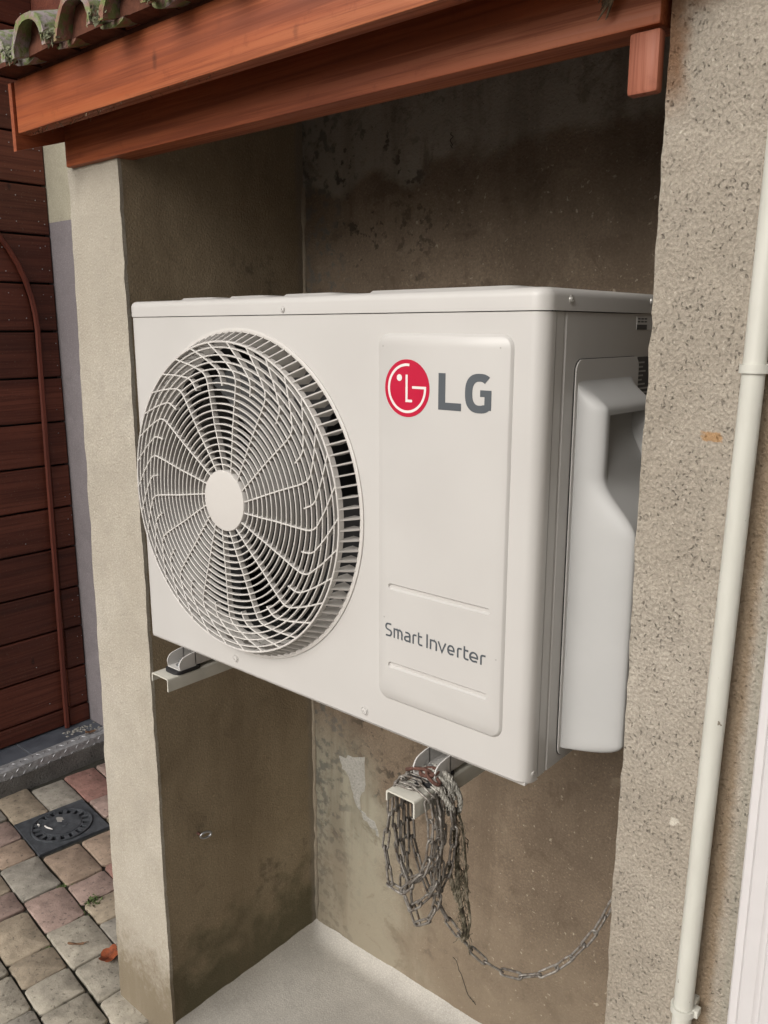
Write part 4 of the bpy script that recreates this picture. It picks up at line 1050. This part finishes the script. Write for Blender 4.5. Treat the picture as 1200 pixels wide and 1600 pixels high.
# ---- feet of the unit (channels on the brackets)
def channel(x0, x1, y0, y1, zt, hl, hr, th, round_front=True, up=False):
    """folded channel along Y. up=False: legs hang down from the top plate; up=True: legs stand on the base plate"""
    s = 1 if up else -1; r_ = 0.004
    prof = []
    def P(x, z): prof.append((x, zt+s*z))
    P(x0, hl)
    for k in range(5):
        a = R(90*k/4); P(x0+r_-r_*math.cos(a), r_-r_*math.sin(a))
    for k in range(5):
        a = R(90*k/4); P(x1-r_+r_*math.sin(a), r_-r_*math.cos(a))
    P(x1, hr); P(x1-th, hr)
    q = r_-th*0.6
    P(x1-th, r_+0.0005); P(x1-r_-0.0005, th); P(x0+r_+0.0005, th); P(x0+th, r_+0.0005); P(x0+th, hl)
    v, f = prism([prof], 1, y0, y1); return v, f
def bolt(c, par, r=0.008):
    v, f = prism([circle(c[0], c[1], r*1.5, 18)], 2, c[2], c[2]+0.0016); b = partv('washer', v, f, 'zinc', par, 40)
    v, f = prism([circle(c[0], c[1], r, 6, 0.3)], 2, c[2]+0.0016, c[2]+0.0075); partv('nut', v, f, 'zinc', par, None)
    v, f = prism([circle(c[0], c[1], r*0.55, 12)], 2, c[2]+0.0075, c[2]+0.012); partv('bolt', v, f, 'zinc', par, 40)
BZ = -0.036
for bx in (0.098, 0.703):
    fx_ = bx+0.004
    ft = empty('mounting_foot', (fx_+0.02, 0.15, -0.03), None, None); adopt(ft, unit)
    v, f = channel(fx_+0.004, fx_+0.044, 0.004, D-0.01, -0.0295, 0.030, 0.030, 0.002, up=True)
    partv('foot_channel', v, f, 'unit_paint', ft, 30)
    # rounded ears in front of the cabinet
    ears = []
    for ex in (fx_+0.004, fx_+0.042):
        pr = [(0.006, -0.0295), (-0.030, -0.0295), (-0.032, -0.020)] + [(-0.032+0.016*(1-math.cos(R(a))), -0.020+0.016*math.sin(R(a))) for a in (20, 40, 60, 80)] + [(-0.004, -0.0015), (0.006, -0.0015)]
        v, f = prism([pr], 0, ex, ex+0.002); partv('foot_ear', v, f, 'unit_paint', ft, None)
    part('foot_plate', box_bm(fx_+0.0055, fx_+0.0425, -0.032, 0.006, -0.0297, -0.0275, 0.0005, 1), 'unit_paint', ft)
    v, f = prism([rrect(fx_+0.002, fx_+0.046, -0.040, 0.02, 0.012)], 2, BZ-0.0003, -0.0296); partv('rubber_pad', v, f, 'rubber', ft, 30)
    bolt((fx_+0.024, -0.014, -0.0275), ft, 0.0065)

# ================================================================= BRACKETS
def bracket(x0, yf, label):
    b = empty('wall_bracket', (x0+0.025, 0.3, BZ), label, 'bracket', 'brackets under the outdoor unit')
    v, f = channel(x0, x0+0.052, yf, YB+0.001, BZ, 0.017, 0.026, 0.0026); arm = partv('arm', v, f, 'bracket_paint', b, 30)
    part('wall_leg', box_bm(x0, x0+0.052, YB-0.022, YB+0.001, BZ-0.002, 0.36, 0.003), 'bracket_paint', b)
    part('gusset', box_bm(x0+0.003, x0+0.006, YB-0.09, YB-0.02, BZ-0.001, 0.06, 0), 'bracket_paint', b)
    v, f = prism([circle(x0+0.026, yf+0.10, 0.006, 6)], 2, BZ-0.009, BZ-0.0024); partv('nut', v, f, 'zinc', b, None)
    v, f = prism([rrect(x0+0.021, x0+0.031, yf+0.022, yf+0.048, 0.0045)], 2, BZ+0.0001, BZ+0.0004); partv('slot', v, f, 'seam_black', arm, None)
    return b
bracket(0.095, -0.060, 'cream folded-steel bracket below the fan grille, bare arm end beside the pillar')
bracket(0.701, -0.080, 'cream folded-steel bracket with the chain heaped over its end')

# ================================================================= CHAIN
LP, LW, WR = 0.0290, 0.0125, 0.0018      # pitch, outer width, wire radius
def link_mesh_data():
    hl = (LP+2*WR)/2-0.0+WR*0.2; hw = LW/2-WR; st = hl-hw; pts = []
    for k in range(6):
        a = R(-90+180*k/5); pts.append((st+hw*math.cos(a), hw*math.sin(a), 0))
    for k in range(6):
        a = R(90+180*k/5); pts.append((-st+hw*math.cos(a), hw*math.sin(a), 0))
    v, f = tube(pts, WR, 6, True); me = bpy.data.meshes.new('link'); me.from_pydata([tuple(q) for q in v], [], f)
    me.materials.append(M['chain_steel']); me.shade_smooth() if hasattr(me, 'shade_smooth') else None
    return me
LINK = link_mesh_data()
chain = empty('steel_chain', (0.73, -0.04, -0.30), 'grey steel chain looped over the bracket end and slung across to the wall', 'chain')
def resample(P, step, closed):
    P = [Vector(q) for q in P]
    if closed: P = P+[P[0]]
    L = [0]
    for a, b in zip(P, P[1:]): L.append(L[-1]+(b-a).length)
    n = max(2, round(L[-1]/step)); out = []; i = 0
    for k in range(n+1):
        s = L[-1]*k/n
        while i < len(L)-2 and L[i+1] < s: i += 1
        t_ = (s-L[i])/max(1e-9, L[i+1]-L[i]); out.append(P[i].lerp(P[i+1], min(1, t_)))
    return out
def smooth_path(P, closed=False, n=6):
    P = [Vector(q) for q in P]; N = len(P); out = []
    for i in range(N if closed else N-1):
        p1, p2 = P[i], P[(i+1) % N]; p0 = P[i-1] if (i > 0 or closed) else p1; p3 = P[(i+2) % N] if (i+2 < N or closed) else p2
        for s in range(n):
            t_ = s/n; out.append(0.5*((2*p1)+(p2-p0)*t_+(2*p0-5*p1+4*p2-p3)*t_**2+(3*p1-p0-3*p2+p3)*t_**3))
    if not closed: out.append(P[-1])
    return out
croot = Vector((0.73, -0.04, -0.30))
def lay_chain(path, closed=False, seed=0, roll0=0.0):
    rnd = random.Random(seed); pts = resample(smooth_path(path, closed), LP, closed)
    for k in range(len(pts)-1):
        a, b = pts[k], pts[k+1]; x = (b-a).normalized()
        up = Vector((0, 1, 0)) if abs(x.y) < 0.9 else Vector((0, 0, 1))
        y = (up-x*up.dot(x)).normalized(); z = x.cross(y)
        an = R(roll0)+(PI/2 if k % 2 else 0)+rnd.uniform(-.35, .35)
        y2 = y*math.cos(an)+z*math.sin(an); z2 = x.cross(y2)
        o = bpy.data.objects.new('link', LINK); col.objects.link(o); o.parent = chain
        c = (a+b)/2-croot
        o.matrix_local = Matrix(((x.x, y2.x, z2.x, c.x), (x.y, y2.y, z2.y, c.y), (x.z, y2.z, z2.z, c.z), (0,0,0,1)))
bx0, bx1 = 0.701, 0.753
def loop(y, zb, xl, xr, lift=0.0, dyb=0.0, sd_=0, xb=None):
    xb = xb if xb is not None else (xl+xr)/2
    top = BZ+0.004+lift
    path = [(bx0+0.004, y, top), (bx0+0.026, y+0.003, top+0.0005), (bx1-0.003, y+0.004, top), (bx1+0.006, y+0.004, top-0.012),
            (xr+0.003, y+0.003+dyb*.3, BZ-0.05), (xr, y+dyb*.6, (BZ+zb)/2-0.02), (xr-0.006, y+dyb, zb+0.055), (xb+0.013, y+dyb, zb+0.012), (xb, y+dyb, zb), (xb-0.013, y+dyb, zb+0.012),
            (xl+0.006, y+dyb, zb+0.055), (xl, y+dyb*.6, (BZ+zb)/2-0.02), (bx0-0.006, y+dyb*.3, BZ-0.04), (bx0-0.006, y, top-0.012)]
    lay_chain(path, True, sd_, 15*sd_)
loop(-0.062, -0.208, 0.686, 0.764, 0.000, -0.004, 1, 0.710)
loop(-0.048, -0.195, 0.690, 0.768, 0.001, 0.000, 2, 0.722)
loop(-0.037, -0.250, 0.692, 0.762, 0.000, 0.000, 3, 0.712)
loop(-0.030, -0.280, 0.698, 0.760, 0.004, 0.004, 4, 0.722)
loop(-0.021, -0.226, 0.700, 0.772, 0.001, 0.006, 6, 0.736)
# the strand that sags to the wall on the right
lay_chain([(0.762, -0.030, -0.045), (0.752, -0.028, -0.10), (0.738, -0.022, -0.16), (0.735, -0.012, -0.215), (0.748, -0.002, -0.258), (0.768, 0.008, -0.290), (0.800, 0.026, -0.328), (0.832, 0.048, -0.350), (0.868, 0.070, -0.348), (0.905, 0.094, -0.318), (0.938, 0.112, -0.262), (0.958, 0.124, -0.205), (0.974, 0.134, -0.150), (0.9835, 0.140, -0.125)], False, 9, 40)
v, f = tube([(0.972, 0.142, -0.113), (0.984, 0.142, -0.110), (1.0, 0.142, -0.110)], 0.003, 8); adopt(mesh_obj('wall_pin', v, f, 'zinc', None, 40), chain)
# rusty shackle lying on the heap
sh = empty('rusty_shackle', (0.735, -0.03, BZ+0.012), 'rusty red-brown shackle lying on top of the chain heap', 'shackle')
def placed(path, r, n=8, closed=False): return tube(path, r, n, closed)
y_, z_ = -0.020, BZ+0.0125
v, f = tube([(0.700, y_-0.014, z_-0.002), (0.712, y_-0.010, z_+0.003), (0.728, y_-0.006, z_+0.005), (0.738, y_-0.004, z_+0.004)], 0.0028, 8); partv('shackle_pin', v, f, 'rust', sh, 50)
v, f = tube([(0.736+0.014*math.cos(2*PI*k/16), y_-0.006+0.009*math.sin(2*PI*k/16), z_+0.004+0.004*math.sin(2*PI*k/16+1)) for k in range(16)], 0.0030, 8, True); partv('shackle_bow', v, f, 'rust', sh, 50)
v, f = tube([(0.748+0.011*math.cos(2*PI*k/14), y_-0.012+0.006*math.sin(2*PI*k/14), z_+0.001-0.006*math.cos(2*PI*k/14)) for k in range(14)], 0.0026, 8, True); partv('rusty_link', v, f, 'rust', sh, 50)

# ================================================================= ROPE
def rope_strands(path, r, turns_per_m, mat_, par, nm='strand', n=3, rs=0.62, closed=False):
    pts = resample(smooth_path(path, closed, 8), 0.0022, False); up = None; tr = [[] for _ in range(n)]; s = 0
    for k, p_ in enumerate(pts):
        tng = (pts[min(k+1, len(pts)-1)]-pts[max(k-1, 0)]).normalized()
        if up is None: up = tng.orthogonal().normalized()
        up = (up-tng*up.dot(tng)).normalized(); sd_ = tng.cross(up)
        if k: s += (p_-pts[k-1]).length
        for j in range(n):
            a = 2*PI*(s*turns_per_m+j/n); tr[j].append(p_+(up*math.cos(a)+sd_*math.sin(a))*r*0.5)
    for j in range(n):
        v, f = tube(tr[j], r*rs, 6); partv(nm, v, f, mat_, par, 60)
rope = empty('frayed_rope', (0.76, 0.0, -0.06), 'frayed pale grey rope wound round the bracket behind the chain', 'rope')
def wrap(y, dz, sd_, drop=0.02):
    rnd = random.Random(sd_); t_ = BZ+0.004+dz; j = lambda s=0.002: rnd.uniform(-s, s)
    return [(bx0-0.004, y+j(.006), BZ-0.018), (bx0-0.002, y+j(), t_-0.001), (bx0+0.02, y+j(.004), t_+0.002+j()), (bx0+0.040, y+j(.004), t_+0.002), (bx1+0.002, y+j(.006), t_-0.002), (bx1+0.008, y+j(.008), BZ-0.014), (bx1+0.006, y+j(.008), BZ-0.03-drop)]
rope_strands(wrap(-0.012, 0.003, 1), 0.0046, 55, 'rope_clean', rope)
rope_strands(wrap(-0.003, 0.001, 2, 0.012), 0.0044, 55, 'rope_clean', rope)
rope_strands([(0.722, -0.022, BZ+0.012), (0.738, -0.028, BZ+0.011), (0.754, -0.032, BZ+0.004), (0.764, -0.026, BZ-0.014), (0.770, -0.016, BZ-0.032), (0.766, -0.008, BZ-0.045)], 0.0046, 55, 'rope_clean', rope)
rope_strands([(0.728, -0.008, BZ+0.016), (0.744, -0.012, BZ+0.018), (0.758, -0.008, BZ+0.008), (0.768, -0.002, BZ-0.010), (0.772, 0.002, BZ-0.030), (0.768, 0.002, BZ-0.050)], 0.0042, 55, 'rope_clean', rope)
rope_strands([(0.716, -0.016, BZ+0.009), (0.734, -0.018, BZ+0.016), (0.752, -0.022, BZ+0.010), (0.763, -0.014, BZ-0.004), (0.768, -0.008, BZ-0.024)], 0.0040, 55, 'rope_clean', rope)
rnd = random.Random(17); V_, F_ = [], []
for _ in range(45):
    b = Vector((0.762+rnd.gauss(0, .006), -0.012+rnd.gauss(0, .012), BZ-0.01+rnd.gauss(0, .012))); e = b+Vector((rnd.gauss(.004, .006), rnd.gauss(-.002, .006), -rnd.uniform(.004, .028)))
    v, f = tube([b, (b+e)/2+Vector((rnd.gauss(0,.003), rnd.gauss(0,.003), 0)), e], .00045, 4); o_ = len(V_); V_ += v; F_ += [tuple(i+o_ for i in q) for q in f]
fr = mesh_obj('loose_fibres', V_, F_, 'rope_clean'); adopt(fr, rope); fr['kind'] = 'stuff'
# dirty hanging tail
tail = empty('dirty_rope_tail', (0.78, 0.0, -0.29), 'dirty mossy rope tail hanging beside the chain bundle', 'rope')
rope_strands([(0.766, -0.004, BZ-0.040), (0.764, 0.000, -0.110), (0.768, 0.002, -0.160), (0.770, 0.002, -0.200), (0.776, 0.004, -0.240), (0.783, 0.006, -0.275), (0.778, 0.006, -0.296)], 0.0036, 44, 'rope_dirty', tail)
rope_strands([(0.772, -0.002, BZ-0.045), (0.778, 0.003, -0.115), (0.782, 0.005, -0.165), (0.785, 0.006, -0.215), (0.790, 0.008, -0.255), (0.784, 0.008, -0.292)], 0.0018, 70, 'rope_dirty', tail)
rope_strands([(0.761, -0.004, -0.172), (0.760, -0.004, -0.186), (0.765, -0.002, -0.205), (0.772, 0.000, -0.228)], 0.0036, 44, 'rope_dirty', tail)
rnd = random.Random(19); V_, F_ = [], []
for _ in range(150):
    s = rnd.random(); c = Vector((0.768+0.016*s, 0.001+0.006*s, -0.09-0.205*s))+Vector((rnd.gauss(0, .005), rnd.gauss(0, .005), 0)); e = c+Vector((rnd.gauss(0, .005), rnd.gauss(-.001, .005), -rnd.uniform(.004, .026)))
    v, f = tube([c, (c+e)/2+Vector((rnd.gauss(0,.003), rnd.gauss(0,.003), 0)), e], rnd.uniform(.0003, .0007), 4); o_ = len(V_); V_ += v; F_ += [tuple(i+o_ for i in q) for q in f]
fr = mesh_obj('loose_fibres', V_, F_, 'rope_dirty'); adopt(fr, tail); fr['kind'] = 'stuff'

# ---- small eyelet screwed into the pillar return
ey = empty('eye_hook', (XL, 0.173, -0.581), 'small metal eye hook screwed into the brown niche side wall', 'hook')
v, f = tube([(XL-0.01, 0.160, -0.572), (XL+0.010, 0.162, -0.574)], 0.0035, 8); partv('shank', v, f, 'rust', ey, 50)
v, f = tube([(XL+0.014+0.004*math.cos(2*PI*k/16), 0.174+0.013*math.cos(2*PI*k/16), -0.578+0.0075*math.sin(2*PI*k/16)) for k in range(16)], 0.0028, 8, True); partv('eye', v, f, 'zinc', ey, 60)

# ================================================================= PIPE and DOOR FRAME on the right
PX, PY, PR = 1.0985, 0.034, 0.0118
def pipe_x(z): return PX+0.0155*(z+0.244)/0.917
pipe = empty('drain_pipe', (PX, PY, GZ), 'white plastic downpipe clipped to the pebbly rendered wall', 'pipe')
v, f = tube([(pipe_x(z), PY, z) for z in [GZ+0.01+2.55*k/20 for k in range(21)]], PR, 28); partv('tube', v, f, 'pipe_pvc', pipe, 50)
for zc in (0.560, -0.238, -0.95, 1.25):
    px = pipe_x(zc)
    v, f = prism([circle(px, PY, PR+0.0030, 28), list(reversed(circle(px, PY, PR+0.0002, 28)))], 2, zc-0.0045, zc+0.0045); cl = partv('pipe_clip', v, f, 'pipe_pvc', pipe, 40)
    part('clip_saddle', box_bm(px-0.011, px+0.011, PY+PR-0.002, YP+0.004, zc-0.006, zc+0.006, 0.001), 'pipe_pvc', cl)
    part('clip_lug', box_bm(px+PR-0.001, px+PR+0.007, PY-0.001, PY+0.012, zc-0.005, zc+0.005, 0.001), 'pipe_pvc', cl)
frame = empty('door_frame', (1.6, 0.04, GZ), 'glossy white moulded plastic door frame beside the downpipe', 'door frame')
FXL = 1.149
prof = [(0.000, 0.064), (0.000, 0.046), (0.002, 0.044), (0.010, 0.043), (0.012, 0.041), (0.014, 0.036), (0.018, 0.0345), (0.030, 0.034), (0.033, 0.036), (0.036, 0.0365), (0.039, 0.033), (0.046, 0.0315), (0.062, 0.0315), (0.066, 0.034), (0.075, 0.0345), (0.078, 0.064)]
v, f = prism([[(FXL+a, b) for a, b in prof]], 2, GZ, 1.05); partv('jamb', v, f, 'pvc_frame', frame, 35)
v, f = prism([[(2.149-a, b) for a, b in reversed(prof)]], 2, GZ, 1.05); partv('jamb', v, f, 'pvc_frame', frame, 35)
part('head', box_bm(FXL+0.001, 2.148, 0.0345, 0.064, 1.051, 1.12, 0.003), 'pvc_frame', frame)
leafd = part('door_leaf', box_bm(FXL+0.0785, 2.070, 0.042, 0.064, GZ+0.01, 1.05, 0.003), 'pvc_frame', frame)
part('pane', box_bm(FXL+0.18, 1.97, 0.0395, 0.0425, -0.15, 0.95, 0.001), 'glass_dark', leafd)
